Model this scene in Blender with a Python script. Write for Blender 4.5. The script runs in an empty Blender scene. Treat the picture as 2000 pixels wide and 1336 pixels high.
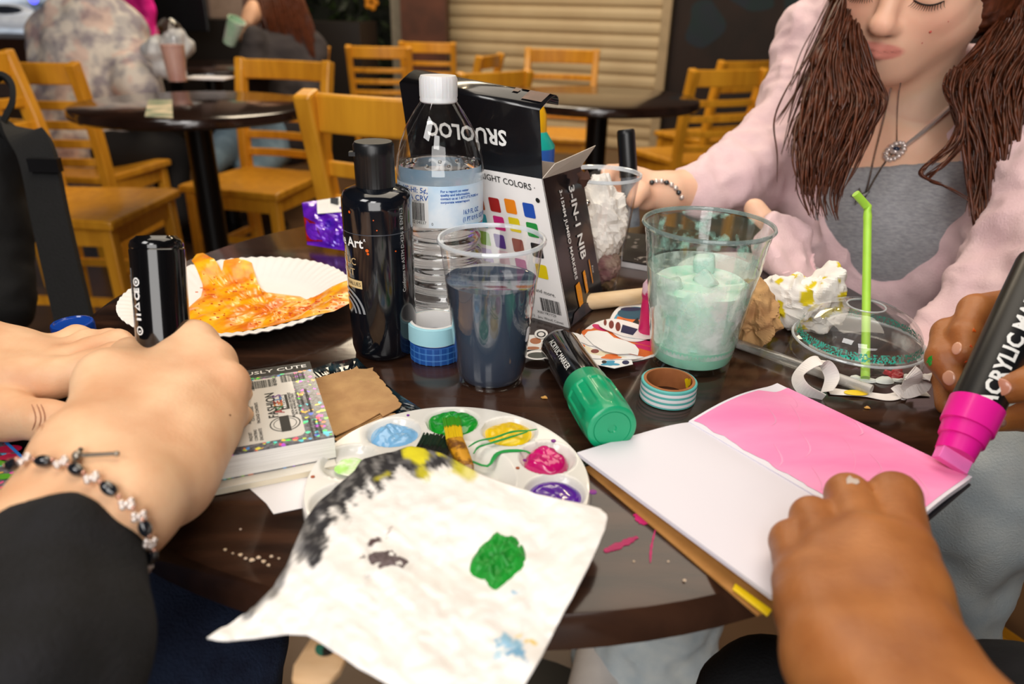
import bpy, math, random
import numpy as np
from mathutils import Vector, Matrix
from mathutils.bvhtree import BVHTree
random.seed(7); RS = np.random.RandomState(11)
SC = bpy.context.scene; COL = SC.collection
# ---------------------------------------------------------------- camera
FPX, TH, ROLL, H = 1400.0, math.radians(25), math.radians(1.3), 1.008
CP = np.array([0, 0, H]); FW = np.array([0, math.cos(TH), -math.sin(TH)])
_R0 = np.array([1.0, 0, 0]); _U0 = np.array([0, math.sin(TH), math.cos(TH)])
RT = math.cos(ROLL)*_R0 + math.sin(ROLL)*_U0; UP = -math.sin(ROLL)*_R0 + math.cos(ROLL)*_U0
cd = bpy.data.cameras.new('camera'); cam = bpy.data.objects.new('camera', cd); COL.objects.link(cam)
cd.sensor_width = 36; cd.lens = 36*FPX/2000; cd.clip_start = 0.02
cam.matrix_world = Matrix([[RT[0], UP[0], -FW[0], CP[0]], [RT[1], UP[1], -FW[1], CP[1]], [RT[2], UP[2], -FW[2], CP[2]], [0, 0, 0, 1]])
cd.dof.use_dof = True; cd.dof.focus_distance = 0.56; cd.dof.aperture_fstop = 6.0
SC.camera = cam
# ---------------------------------------------------------------- light and exposure
SC.view_settings.view_transform = 'Standard'; SC.view_settings.look = 'None'
SC.view_settings.gamma = 1; SC.view_settings.use_curve_mapping = False
SC.view_settings.exposure = 0.0
SC.cycles.max_bounces = 12; SC.cycles.transparent_max_bounces = 24; SC.cycles.transmission_bounces = 10
SC.cycles.sample_clamp_indirect = 4.0
w = bpy.data.worlds.new('world'); SC.world = w; w.use_nodes = True
w.node_tree.nodes['Background'].inputs[0].default_value = (1.0, 0.86, 0.70, 1)
w.node_tree.nodes['Background'].inputs[1].default_value = 0.25
def lamp(name, kind, loc, energy, color, size=0.3, target=None):
    l = bpy.data.lights.new(name, kind); l.energy = energy; l.color = color
    if kind == 'AREA': l.size = size
    else: l.shadow_soft_size = size
    o = bpy.data.objects.new(name, l); COL.objects.link(o); o.location = loc
    if target is not None:
        o.rotation_euler = (Vector(target)-Vector(loc)).to_track_quat('-Z', 'Y').to_euler()
    return o
lamp('flash_softbox', 'AREA', (-1.15, -0.75, 2.45), 18, (1.0, 0.965, 0.93), 0.75, (0.2, 0.7, 0.78))
lamp('flash_head', 'AREA', (-0.15, -1.0, 1.95), 7, (1.0, 0.97, 0.94), 0.5, (0.25, 0.8, 0.8))
lamp('front_fill', 'AREA', (0.1, -2.9, 1.6), 95, (1.0, 0.97, 0.94), 2.4, (0.1, 1.0, 0.9))  # added fill light behind the camera, lifts faces and dark cloth; no real window
lamp('ceiling_bounce', 'AREA', (0.2, 1.3, 2.9), 52, (1.0, 0.88, 0.72), 2.2, (0.2, 1.6, 0))
lamp('ceiling_lamp_far', 'AREA', (-0.6, 4.2, 2.9), 75, (1.0, 0.84, 0.62), 1.6, (0.0, 4.6, 0))
lamp('ceiling_spot', 'POINT', (0.5, 3.0, 2.75), 6, (1.0, 0.75, 0.45), 0.05)
lamp('ceiling_spot', 'POINT', (-0.9, 2.6, 2.75), 6, (1.0, 0.75, 0.45), 0.05)
# ---------------------------------------------------------------- geometry helpers
def ray(px, py): return FW + (px-1000)/FPX*RT + (668-py)/FPX*UP
def P(px, py, z=.75):
    d = ray(px, py); return CP + d*((z-H)/d[2])
def D(px, py, dep): return CP + ray(px, py)*dep
def nrm(v): v = np.asarray(v, float); return v/np.linalg.norm(v)
def lin(c):
    if isinstance(c, str):
        c = c.lstrip('#'); c = [int(c[i:i+2], 16)/255 for i in (0, 2, 4)]
        c = [x/12.92 if x <= .04045 else ((x+.055)/1.055)**2.4 for x in c]
    return (c[0], c[1], c[2], 1.0)
ORG = {}
def tag(o, label=None, cat=None, group=None, kind=None):
    if label: o['label'] = label
    if cat: o['category'] = cat
    if group: o['group'] = group
    if kind: o['kind'] = kind
    return o
def thing(name, label, cat, loc, group=None):
    o = bpy.data.objects.new(name, None); COL.objects.link(o); o.location = [float(x) for x in loc]
    o.empty_display_size = .05; ORG[o] = np.array(loc, float)
    return tag(o, label, cat, group)
def mo(name, vf, m, parent=None, smooth=True, label=None, cat=None, group=None, kind=None, col=None):
    """one mesh object out of world-space vertices and faces"""
    v = np.asarray(vf[0], float); f = vf[1]
    if parent is None:
        org = np.array([(v[:, 0].min()+v[:, 0].max())/2, (v[:, 1].min()+v[:, 1].max())/2, v[:, 2].min()])
    else: org = ORG[parent]
    me = bpy.data.meshes.new(name); me.from_pydata((v-org).tolist(), [], [tuple(int(i) for i in q) for q in f]); me.update()
    if smooth:
        me.polygons.foreach_set('use_smooth', [True]*len(me.polygons))
        if len(v) < 60000: me.set_sharp_from_angle(angle=.75)
    for mm in (m if isinstance(m, (list, tuple)) else [m]): me.materials.append(mm)
    if col is not None:
        a = me.color_attributes.new('Col', 'FLOAT_COLOR', 'POINT')
        c = np.ones((len(v), 4)); c[:, :3] = col; a.data.foreach_set('color', c.ravel())
    o = bpy.data.objects.new(name, me); COL.objects.link(o)
    if parent is None: o.location = org.tolist()
    else: o.parent = parent
    ORG[o] = org
    return tag(o, label, cat, group, kind)
def mod(o, kind, **kw):
    m = o.modifiers.new(kind.lower(), kind)
    for k, x in kw.items(): setattr(m, k, x)
    return o
def bev(o, wd=.003, seg=2): return mod(o, 'BEVEL', width=wd, segments=seg, limit_method='ANGLE')
def join(*vfs):
    V = []; F = []; n = 0
    for v, f in vfs:
        v = np.asarray(v, float); V.append(v); F += [tuple(int(i)+n for i in q) for q in f]; n += len(v)
    return np.vstack(V), F
def box(c, s, M3=None):
    c = np.asarray(c, float); s = np.asarray(s, float)/2
    v = np.array([[x, y, z] for x in (-1, 1) for y in (-1, 1) for z in (-1, 1)])*s
    if M3 is not None: v = v @ np.asarray(M3).T
    return v+c, [(0, 1, 3, 2), (4, 6, 7, 5), (0, 4, 5, 1), (2, 3, 7, 6), (0, 2, 6, 4), (1, 5, 7, 3)]
def hexa(b, t):
    """solid between two quads"""
    return np.vstack([b, t]), [(3, 2, 1, 0), (4, 5, 6, 7), (0, 1, 5, 4), (1, 2, 6, 5), (2, 3, 7, 6), (3, 0, 4, 7)]
def frame(d, up=(0, 0, 1)):
    d = nrm(d); up = np.asarray(up, float)
    if abs(d @ nrm(up)) > .98: up = np.array([0, 1.0, 0])
    x = nrm(np.cross(d, up)); y = np.cross(x, d); return x, y
def sweep(pts, prof, up=(0, 0, 1), scale=None, cap=True, closed=False):
    pts = np.asarray(pts, float); n = len(pts); k = len(prof); V = []; F = []
    for i in range(n):
        if closed: d = pts[(i+1) % n]-pts[i-1]
        else: d = pts[min(i+1, n-1)]-pts[max(i-1, 0)]
        x, y = frame(d, up); s = 1 if scale is None else scale[i]
        for a, b in prof: V.append(pts[i]+x*a*s+y*b*s)
    for i in range(n if closed else n-1):
        j = (i+1) % n
        for q in range(k): F.append((i*k+q, i*k+(q+1) % k, j*k+(q+1) % k, j*k+q))
    if cap and not closed: F += [tuple(range(k))[::-1], tuple((n-1)*k+q for q in range(k))]
    return np.array(V), F
def circ(r, n=10): return [(r*math.cos(2*math.pi*i/n), r*math.sin(2*math.pi*i/n)) for i in range(n)]
def rect(a, b): return [(-a/2, -b/2), (a/2, -b/2), (a/2, b/2), (-a/2, b/2)]
def tube(pts, r, n=10, **k):
    if np.ndim(r): return sweep(pts, circ(1, n), scale=r, **k)
    return sweep(pts, circ(r, n), **k)
def spline(pts, n=40):
    pts = np.asarray(pts, float); m = len(pts); out = []
    for t in np.linspace(0, m-1-1e-9, n):
        i = int(t); u = t-i; p0, p1, p2, p3 = pts[max(i-1, 0)], pts[i], pts[min(i+1, m-1)], pts[min(i+2, m-1)]
        out.append(.5*((2*p1)+(-p0+p2)*u+(2*p0-5*p1+4*p2-p3)*u*u+(-p0+3*p1-3*p2+p3)*u**3))
    return np.array(out)
def lathe(prof, c=(0, 0, 0), n=48, axis=None, rmod=None, x0=None):
    """revolve (radius, height) pairs about an axis through c"""
    if axis is None: ax, X, Y = np.array([0, 0, 1.0]), np.array([1.0, 0, 0]), np.array([0, 1.0, 0])
    else: ax = nrm(axis); X, Y = frame(ax, (0, 0, 1) if x0 is None else x0)
    V = []; F = []; m = len(prof); c = np.asarray(c, float)
    for j, (r, h) in enumerate(prof):
        for i in range(n):
            a = 2*math.pi*i/n; rr, hh = (r, h) if rmod is None else rmod(r, h, a, j)
            V.append(c+ax*hh+(X*math.cos(a)+Y*math.sin(a))*rr)
    for j in range(m-1):
        for i in range(n): F.append((j*n+i, j*n+(i+1) % n, (j+1)*n+(i+1) % n, (j+1)*n+i))
    if prof[0][0] < 1e-5 or prof[0][0] > 0 and prof[0][0] < 1e-5: pass
    return np.array(V), F
def ico(c, r, n=24, m=14, fn=None):
    """sphere-like blob; r scalar or 3 radii; fn(dir)->radius factor"""
    V = []; F = []; c = np.asarray(c, float); r = np.ones(3)*r
    for j in range(m+1):
        t = math.pi*j/m
        for i in range(n):
            a = 2*math.pi*i/n; d = np.array([math.sin(t)*math.cos(a), math.sin(t)*math.sin(a), math.cos(t)])
            V.append(c+d*r*(1 if fn is None else fn(d)))
    for j in range(m):
        for i in range(n): F.append((j*n+i, (j+1)*n+i, (j+1)*n+(i+1) % n, j*n+(i+1) % n))
    return np.array(V), F
def resample(poly, n, closed=True):
    p = np.asarray(poly, float)
    if closed: p = np.vstack([p, p[:1]])
    s = np.r_[0, np.cumsum(np.linalg.norm(np.diff(p, axis=0), axis=1))]
    t = np.linspace(0, s[-1], n, endpoint=not closed)
    return np.stack([np.interp(t, s, p[:, k]) for k in range(p.shape[1])], 1)
_nd = [(RS.randn(3), RS.rand()*6.28) for _ in range(40)]
def noise(p, scale=1.0, octv=3):
    p = np.asarray(p, float); r = 0; amp = 1; tot = 0; q = 0
    for o in range(octv):
        for k in range(5):
            d, ph = _nd[q % 40]; q += 1
            r = r+amp*np.sin(p @ (nrm(d)*scale*(2**o)*(.7+.13*k))*6.28+ph+1.3*np.sin(p @ _nd[(q+7) % 40][0]*scale*2**o*2))
        tot += amp*2.2; amp *= .55
    return r/tot
def blob(outline, z, h, rings=12, wob=.3, seg=120, center=None, sc=60, thick=True, surf=None):
    """raised patch on a surface: outline of xy points, height profile h"""
    o = resample(np.asarray(outline)[:, :2], seg); c = o.mean(0) if center is None else np.asarray(center)[:2]
    V = []; F = []
    for i in range(rings+1):
        t = i/rings
        xy = c+(o-c)*t
        hh = h*(1-t**6)*np.maximum(.3, 1+wob*noise(np.c_[xy, xy[:, :1]*0], sc, 3))
        zz = (z if surf is None else surf(xy))+hh
        if i == rings: zz = (z if surf is None else surf(xy))
        V.append(np.c_[xy, zz if np.ndim(zz) else np.full(seg, zz)])
    V = np.vstack(V)
    for i in range(rings):
        for k in range(seg): F.append((i*seg+k, i*seg+(k+1) % seg, (i+1)*seg+(k+1) % seg, (i+1)*seg+k)[::-1])
    return V, [f[::-1] for f in F]
def plate(outline, z, t, tilt=None):
    """flat sheet with thickness from an outline"""
    o = np.asarray(outline, float)[:, :2]; n = len(o)
    zz = np.full(n, z) if tilt is None else tilt(o)
    a = sum(o[i, 0]*o[(i+1) % n, 1]-o[(i+1) % n, 0]*o[i, 1] for i in range(n))
    if a < 0: o = o[::-1]; zz = zz[::-1]
    V = np.vstack([np.c_[o, zz], np.c_[o, zz+t]])
    F = [tuple(range(n))[::-1], tuple(range(n, 2*n))]+[(i, (i+1) % n, n+(i+1) % n, n+i) for i in range(n)]
    return V, F
def text(s, size=1.0, align='CENTER', bold=0.0, sx=1.0):
    """letter outlines as flat mesh in the xy plane"""
    c = bpy.data.curves.new('lettering', 'FONT'); c.body = s; c.size = size; c.align_x = align; c.align_y = 'CENTER'
    c.resolution_u = 2; c.offset = bold
    o = bpy.data.objects.new('lettering', c); COL.objects.link(o)
    bpy.context.view_layer.update()
    me = o.evaluated_get(bpy.context.evaluated_depsgraph_get()).to_mesh()
    v = np.array([x.co[:] for x in me.vertices]).reshape(-1, 3); f = [tuple(p.vertices) for p in me.polygons]
    bpy.data.objects.remove(o); bpy.data.curves.remove(c)
    if len(v): v[:, 0] *= sx
    return v, f
def tri2(v2, f): return np.c_[np.asarray(v2, float), np.zeros(len(v2))], f
def bars(n, w, h, seed=1):
    r = random.Random(seed); vs = []; x = 0; tot = n*1.75
    for i in range(n):
        a = r.choice([.4, .7, 1.1, 1.5]); vs.append(box((x+a/2, 0, 0), (a, 1, 0))); x += a+r.choice([.4, .7, 1.0])
    v, f = join(*[(a[0][[0, 2, 6, 4]], [(0, 1, 2, 3)]) for a in vs])
    v[:, 0] = (v[:, 0]/x-.5)*w; v[:, 1] *= h; return v, f
def quadxy(x, y, wd, ht, r=0):
    if r == 0: return np.array([[x-wd/2, y-ht/2, 0], [x+wd/2, y-ht/2, 0], [x+wd/2, y+ht/2, 0], [x-wd/2, y+ht/2, 0]]), [(0, 1, 2, 3)]
    pts = []
    for cx, cy, a0 in ((x+wd/2-r, y-ht/2+r, -90), (x+wd/2-r, y+ht/2-r, 0), (x-wd/2+r, y+ht/2-r, 90), (x-wd/2+r, y-ht/2+r, 180)):
        for k in range(5):
            a = math.radians(a0+k*22.5); pts.append([cx+r*math.cos(a), cy+r*math.sin(a), 0])
    return np.array(pts), [tuple(range(len(pts)))]
def ring2(x, y, r0, r1, n=28, a0=0, a1=360):
    V = []; F = []; m = n+1
    for i in range(m):
        a = math.radians(a0+(a1-a0)*i/n); V += [[x+r0*math.cos(a), y+r0*math.sin(a), 0], [x+r1*math.cos(a), y+r1*math.sin(a), 0]]
    for i in range(n): F.append((2*i, 2*i+1, 2*i+3, 2*i+2))
    return np.array(V), F
def mv(vf, dx=0, dy=0, rot=0):
    v = np.array(vf[0]); c, s = math.cos(math.radians(rot)), math.sin(math.radians(rot))
    x = v[:, 0]*c-v[:, 1]*s+dx; y = v[:, 0]*s+v[:, 1]*c+dy; v[:, 0] = x; v[:, 1] = y; return v, vf[1]
def onplane(vf, o, ux, uy, lift=.0004):
    v = np.asarray(vf[0]); n = nrm(np.cross(ux, uy)); return np.asarray(o)+v[:, :1]*np.asarray(ux)+v[:, 1:2]*np.asarray(uy)+n*lift, vf[1]
def finer(vf, L):
    import bmesh
    bm = bmesh.new(); vs = [bm.verts.new(tuple(map(float, p))) for p in vf[0]]
    for f in vf[1]:
        try: bm.faces.new([vs[i] for i in f])
        except ValueError: pass
    bmesh.ops.triangulate(bm, faces=bm.faces[:])
    for _ in range(4):
        e = [x for x in bm.edges if x.calc_length() > L]
        if not e: break
        bmesh.ops.subdivide_edges(bm, edges=e, cuts=1); bmesh.ops.triangulate(bm, faces=bm.faces[:])
    bm.verts.index_update(); out = np.array([v.co[:] for v in bm.verts]), [tuple(v.index for v in f.verts) for f in bm.faces]
    bm.free(); return out
def oncyl(vf, c, ax, r, a0, x0, lift=.0003):
    """wrap flat artwork round a cylinder: x runs round, y runs along the axis; r may be a function of height"""
    vf = finer(vf, .003) if len(vf[0]) else vf
    v = np.asarray(vf[0]); ax = nrm(ax); X = nrm(np.asarray(x0)-ax*(np.asarray(x0) @ ax)); Y = np.cross(ax, X)
    rr = np.array([r(h) for h in v[:, 1]]) if callable(r) else np.full(len(v), r)
    a = a0+v[:, 0]/rr; rr = (rr+lift)[:, None]
    return np.asarray(c)+ax*v[:, 1:2]+(X*np.cos(a)[:, None]+Y*np.sin(a)[:, None])*rr, vf[1]
# ---------------------------------------------------------------- smooth bodies: distance field + surface nets
def sdf(prims, vox, k=.01, post=None, pad=.012):
    """prims: (a, b, ra, rb[, k[, op]]) tapered capsules blended smoothly; op 'sub' carves, 'cut' keeps the side of a plane"""
    A = [p for p in prims if p[0] is not None and not (len(p) > 5 and p[5] in ('cut', 'sub'))]
    lo = np.min([np.minimum(np.asarray(p[0])-p[2], np.asarray(p[1])-p[3]) for p in A], 0)-pad
    hi = np.max([np.maximum(np.asarray(p[0])+p[2], np.asarray(p[1])+p[3]) for p in A], 0)+pad
    n = np.ceil((hi-lo)/vox).astype(int)+1
    g = [lo[i]+vox*np.arange(n[i]) for i in range(3)]
    d = np.full(n, .06, np.float32)
    for p in prims:
        a, b, ra, rb = np.asarray(p[0], float), np.asarray(p[1], float), p[2], p[3]
        kk = p[4] if len(p) > 4 and p[4] is not None else k; op = p[5] if len(p) > 5 else 'add'
        if op == 'cut':     # a = point, b = outward normal
            X, Y, Z = np.meshgrid(*g, indexing='ij'); nn = nrm(b)
            d = np.maximum(d, ((X-a[0])*nn[0]+(Y-a[1])*nn[1]+(Z-a[2])*nn[2]).astype(np.float32)); continue
        m = max(kk, .01)+.02
        i0 = np.maximum(np.floor((np.minimum(a-ra, b-rb)-m-lo)/vox).astype(int), 0)
        i1 = np.minimum(np.ceil((np.maximum(a+ra, b+rb)+m-lo)/vox).astype(int)+1, n)
        if np.any(i1 <= i0): continue
        sl = tuple(slice(i0[i], i1[i]) for i in range(3))
        X = g[0][sl[0]][:, None, None]-a[0]; Y = g[1][sl[1]][None, :, None]-a[1]; Z = g[2][sl[2]][None, None, :]-a[2]
        e = b-a; L = max(e @ e, 1e-12)
        t = np.clip((X*e[0]+Y*e[1]+Z*e[2])/L, 0, 1)
        q = np.sqrt((X-t*e[0])**2+(Y-t*e[1])**2+(Z-t*e[2])**2)-(ra+(rb-ra)*t)
        o = d[sl]
        if op == 'sub':
            h = np.maximum(kk-np.abs(o+q), 0)/kk; d[sl] = np.maximum(o, -q)+h*h*kk*.25
        else:
            h = np.maximum(kk-np.abs(o-q), 0)/kk; d[sl] = np.minimum(o, q)-h*h*kk*.25
    ins = d < 0
    c = np.zeros(np.array(n)-1, np.int32)
    for dx in (0, 1):
        for dy in (0, 1):
            for dz in (0, 1): c += ins[dx:n[0]-1+dx, dy:n[1]-1+dy, dz:n[2]-1+dz]
    cells = np.argwhere((c > 0) & (c < 8)); idx = -np.ones(np.array(n)-1, np.int64); idx[tuple(cells.T)] = np.arange(len(cells))
    acc = np.zeros((len(cells), 3)); cnt = np.zeros(len(cells))
    cor = [(x, y, z) for x in (0, 1) for y in (0, 1) for z in (0, 1)]
    val = {q: d[cells[:, 0]+q[0], cells[:, 1]+q[1], cells[:, 2]+q[2]] for q in cor}
    for q in cor:
        for ax in range(3):
            if q[ax] == 0:
                r = list(q); r[ax] = 1; r = tuple(r); v0, v1 = val[q], val[r]; s = (v0 < 0) != (v1 < 0)
                t = np.where(s, v0/(v0-v1+1e-20), 0); p = np.tile(np.array(q, float), (len(cells), 1)); p[:, ax] += t
                acc[s] += p[s]; cnt[s] += 1
    V = lo+(cells+acc/cnt[:, None])*vox
    F = []
    for ax in range(3):
        u, w_ = (ax+1) % 3, (ax+2) % 3
        s0 = [slice(None)]*3; s1 = [slice(None)]*3; s0[ax] = slice(0, -1); s1[ax] = slice(1, None)
        e = np.argwhere(ins[tuple(s0)] != ins[tuple(s1)]); e = e[(e[:, u] > 0) & (e[:, w_] > 0) & (e[:, u] < n[u]-1) & (e[:, w_] < n[w_]-1)]
        if not len(e): continue
        def at(du, dw):
            x = e.copy(); x[:, u] -= du; x[:, w_] -= dw; return idx[tuple(x.T)]
        q = np.stack([at(1, 1), at(0, 1), at(0, 0), at(1, 0)], 1)
        fl = ins[tuple(e.T)]; q[~fl] = q[~fl][:, ::-1]; F.append(q)
    F = np.vstack(F); F = F[(F >= 0).all(1)]
    # light smoothing and optional displacement along the normals
    for _ in range(2): V = .5*V+.5*nbr(V, F)
    if post is not None: V = V+vnormals(V, F)*post(V)[:, None]
    return V, F.tolist()
def nbr(V, F):
    s = np.zeros_like(V); c = np.zeros(len(V))
    for a, b in ((0, 1), (1, 2), (2, 3), (3, 0)):
        np.add.at(s, F[:, a], V[F[:, b]]); np.add.at(s, F[:, b], V[F[:, a]]); np.add.at(c, F[:, a], 1); np.add.at(c, F[:, b], 1)
    return s/np.maximum(c, 1)[:, None]
def vnormals(V, F):
    F = np.asarray(F); nn = np.cross(V[F[:, 2]]-V[F[:, 0]], V[F[:, 3]]-V[F[:, 1]]); r = np.zeros_like(V)
    for k in range(4): np.add.at(r, F[:, k], nn)
    return r/np.maximum(np.linalg.norm(r, axis=1), 1e-12)[:, None]
def chain(pts, rad, k=None):
    return [(pts[i], pts[i+1], rad[i], rad[i+1]) + ((k,) if k else ()) for i in range(len(pts)-1)]
def caster(vf): return BVHTree.FromPolygons([tuple(x) for x in vf[0]], [tuple(q) for q in vf[1]])
def hit(bvh, px, py, lift=0.0):
    """where the sight line through a point of the photo meets a body: used to lay jewellery and nails on skin"""
    d = nrm(ray(px, py)); h = bvh.ray_cast(Vector(CP), Vector(d))
    if h[0] is None: return None, None
    n = np.array(h[1]); n = n if n @ d < 0 else -n
    return np.array(h[0])+n*lift, n
# ---------------------------------------------------------------- materials
MATS = {}
def mat(name, c, rough=.5, c2=None, ns=20, metal=0, bump=0, bs=None, spec=.5, trans=0, ior=1.45, coat=0, sss=0, emit=0, detail=4, stretch=None, lo=.35, hi=.65, vcol=False, sheen=0):
    if name in MATS: return MATS[name]
    m = bpy.data.materials.new(name); m.use_nodes = True; N = m.node_tree.nodes; L = m.node_tree.links; b = N['Principled BSDF']
    b.inputs['Roughness'].default_value = rough; b.inputs['Metallic'].default_value = metal
    b.inputs['Specular IOR Level'].default_value = spec; b.inputs['IOR'].default_value = ior
    b.inputs['Transmission Weight'].default_value = trans; b.inputs['Coat Weight'].default_value = coat; b.inputs['Coat Roughness'].default_value = .06
    if sheen: b.inputs['Sheen Weight'].default_value = sheen
    if sss:
        b.inputs['Subsurface Weight'].default_value = sss; b.inputs['Subsurface Radius'].default_value = (1, .35, .2); b.inputs['Subsurface Scale'].default_value = .006
    tc = N.new('ShaderNodeTexCoord'); src = tc.outputs['Object']
    if stretch:
        mp = N.new('ShaderNodeMapping'); mp.inputs['Scale'].default_value = stretch[:3]
        if len(stretch) > 3: mp.inputs['Rotation'].default_value = (0, 0, math.radians(stretch[3]))
        L.new(src, mp.inputs[0]); src = mp.outputs[0]
    nz = N.new('ShaderNodeTexNoise'); nz.inputs['Scale'].default_value = ns; nz.inputs['Detail'].default_value = detail; L.new(src, nz.inputs['Vector'])
    rp = N.new('ShaderNodeValToRGB'); rp.color_ramp.elements[0].position = lo; rp.color_ramp.elements[1].position = hi
    a = lin(c); q = lin(c2) if c2 is not None else tuple(x*.86 for x in a[:3])+(1,)
    rp.color_ramp.elements[0].color = a; rp.color_ramp.elements[1].color = q
    L.new(nz.outputs['Fac'], rp.inputs[0])
    if vcol:
        vc = N.new('ShaderNodeVertexColor'); vc.layer_name = 'Col'
        mx = N.new('ShaderNodeMix'); mx.data_type = 'RGBA'; mx.blend_type = 'MULTIPLY'; mx.inputs[0].default_value = 1
        L.new(rp.outputs[0], mx.inputs[6]); L.new(vc.outputs[0], mx.inputs[7]); L.new(mx.outputs[2], b.inputs['Base Color'])
    else: L.new(rp.outputs[0], b.inputs['Base Color'])
    if emit: L.new(rp.outputs[0], b.inputs['Emission Color']); b.inputs['Emission Strength'].default_value = emit
    if bump:
        n2 = N.new('ShaderNodeTexNoise'); n2.inputs['Scale'].default_value = bs or ns*4; n2.inputs['Detail'].default_value = 5; L.new(src, n2.inputs['Vector'])
        bp = N.new('ShaderNodeBump'); bp.inputs['Strength'].default_value = bump; bp.inputs['Distance'].default_value = .002
        L.new(n2.outputs['Fac'], bp.inputs['Height']); L.new(bp.outputs[0], b.inputs['Normal'])
    MATS[name] = m; return m
def clear(name, tint=(1, 1, 1), rough=.03, film=None, ns=40, lo=.5, hi=.6, fcol='#ffffff', refl=1.0):
    """thin transparent plastic: see-through with Fresnel gloss; film = share of cloudy residue with a noise shape"""
    if name in MATS: return MATS[name]
    m = bpy.data.materials.new(name); m.use_nodes = True; N = m.node_tree.nodes; L = m.node_tree.links
    for n in list(N): N.remove(n)
    out = N.new('ShaderNodeOutputMaterial'); tr = N.new('ShaderNodeBsdfTransparent'); tr.inputs[0].default_value = (*tint, 1)
    gl = N.new('ShaderNodeBsdfGlossy'); gl.inputs['Roughness'].default_value = rough; gl.inputs[0].default_value = (refl, refl, refl, 1)
    lw = N.new('ShaderNodeLayerWeight'); lw.inputs['Blend'].default_value = .5; pw = N.new('ShaderNodeMath'); pw.operation = 'POWER'; pw.inputs[1].default_value = 3.2
    ma_ = N.new('ShaderNodeMath'); ma_.operation = 'MULTIPLY_ADD'; ma_.inputs[1].default_value = .8; ma_.inputs[2].default_value = .055; mx = N.new('ShaderNodeMixShader')
    L.new(lw.outputs['Facing'], pw.inputs[0]); L.new(pw.outputs[0], ma_.inputs[0]); L.new(ma_.outputs[0], mx.inputs[0]); L.new(tr.outputs[0], mx.inputs[1]); L.new(gl.outputs[0], mx.inputs[2]); res = mx.outputs[0]
    tc = N.new('ShaderNodeTexCoord'); nz = N.new('ShaderNodeTexNoise'); nz.inputs['Scale'].default_value = ns; nz.inputs['Detail'].default_value = 5
    L.new(tc.outputs['Object'], nz.inputs['Vector'])
    if film:
        rp = N.new('ShaderNodeValToRGB'); rp.color_ramp.elements[0].position = lo; rp.color_ramp.elements[1].position = hi
        rp.color_ramp.elements[0].color = (film[0],)*3+(1,); rp.color_ramp.elements[1].color = (film[1],)*3+(1,)
        L.new(nz.outputs['Fac'], rp.inputs[0]); df = N.new('ShaderNodeBsdfDiffuse'); df.inputs[0].default_value = lin(fcol)
        m2 = N.new('ShaderNodeMixShader'); L.new(rp.outputs[0], m2.inputs[0]); L.new(res, m2.inputs[1]); L.new(df.outputs[0], m2.inputs[2]); res = m2.outputs[0]
    L.new(res, out.inputs[0]); MATS[name] = m; return m
wood_top = mat('walnut_laminate', '#3f281c', .15, '#170d0a', 9, stretch=(1, 7, 1, 14), lo=.35, hi=.68, bump=.02, coat=.2)
yellow_wood = mat('honey_beech', '#e2a02a', .38, '#c4821c', 5, stretch=(7, 7, .8), lo=.3, hi=.75, coat=.15)
black_metal = mat('black_powder_metal', '#0c0c0d', .35, metal=.4)
black_gloss = mat('black_gloss_plastic', '#0b0b0d', .12, coat=.6)
black_satin = mat('black_satin_plastic', '#131417', .34)
black_cloth = mat('black_jersey', '#15151a', .9, '#0d0d10', 60, bump=.5, bs=500)
black_pack = mat('black_nylon', '#08080a', .8, '#050506', 60, bump=.4, bs=300)
white_ink = mat('white_print', '#f2f2f0', .5)
black_ink = mat('black_print', '#151515', .5)
white_paper = mat('white_paper', '#ece9ec', .7, '#e4e2e6', 8)
white_plastic = mat('white_plastic', '#e6e4df', .22, coat=.3)
tissue = mat('tissue_paper', '#f0ede9', .9, '#e2dfdb', 30, bump=.25, bs=120)
kraft = mat('kraft_paper', '#c39a68', .85, '#b0865a', 60, bump=.3, bs=220)
skin_l = mat('skin_fair', '#eec39c', .5, '#d79e76', 30, sss=.15, bump=.12, bs=500, lo=.3, hi=.75)
skin_r = mat('skin_brown', '#b5743f', .46, '#8a4e24', 30, sss=.13, bump=.16, bs=420, lo=.3, hi=.75)
skin_g = mat('skin_girl', '#f6cdb0', .48, '#ecb497', 12, sss=.2, bump=.04, bs=450, lo=.3, hi=.75, vcol=True)
nail_m = mat('fingernail', '#d9a184', .25, coat=.3)
nail_f = mat('fingernail_fair', '#e6b89c', .28, coat=.3)
hair_m = mat('brown_hair', '#63321d', .36, '#331708', 30, stretch=(6, 6, 1), spec=.5, lo=.3, hi=.7)
pink_cloth = mat('pale_pink_fleece', '#eccdd0', .95, '#e2c0c5', 30, bump=.35, bs=420, sheen=.2)
grey_knit = mat('heather_grey_jersey', '#a9a9ad', .9, '#8d8e93', 160, stretch=(1, 1, 3), bump=.2, bs=500, lo=.3, hi=.7)
denim_light = mat('light_denim', '#d3d8d6', .9, '#b4c1c8', 30, bump=.5, bs=520, lo=.3, hi=.75)
denim_dark = mat('navy_denim', '#17253f', .9, '#0d1730', 60, bump=.4, bs=520)
silver = mat('silver_metal', '#d8d3cc', .18, metal=1)
hematite = mat('hematite_bead', '#1d2026', .08, coat=1)
crystal = mat('crystal_bead', '#e9dcd6', .08, metal=.6)
clear_pl = clear('clear_plastic')
clear_bright = clear('clear_plastic_rim', (.93, .95, .97), .06, film=(.34, .5), ns=30, fcol='#e6ecf2')
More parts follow.
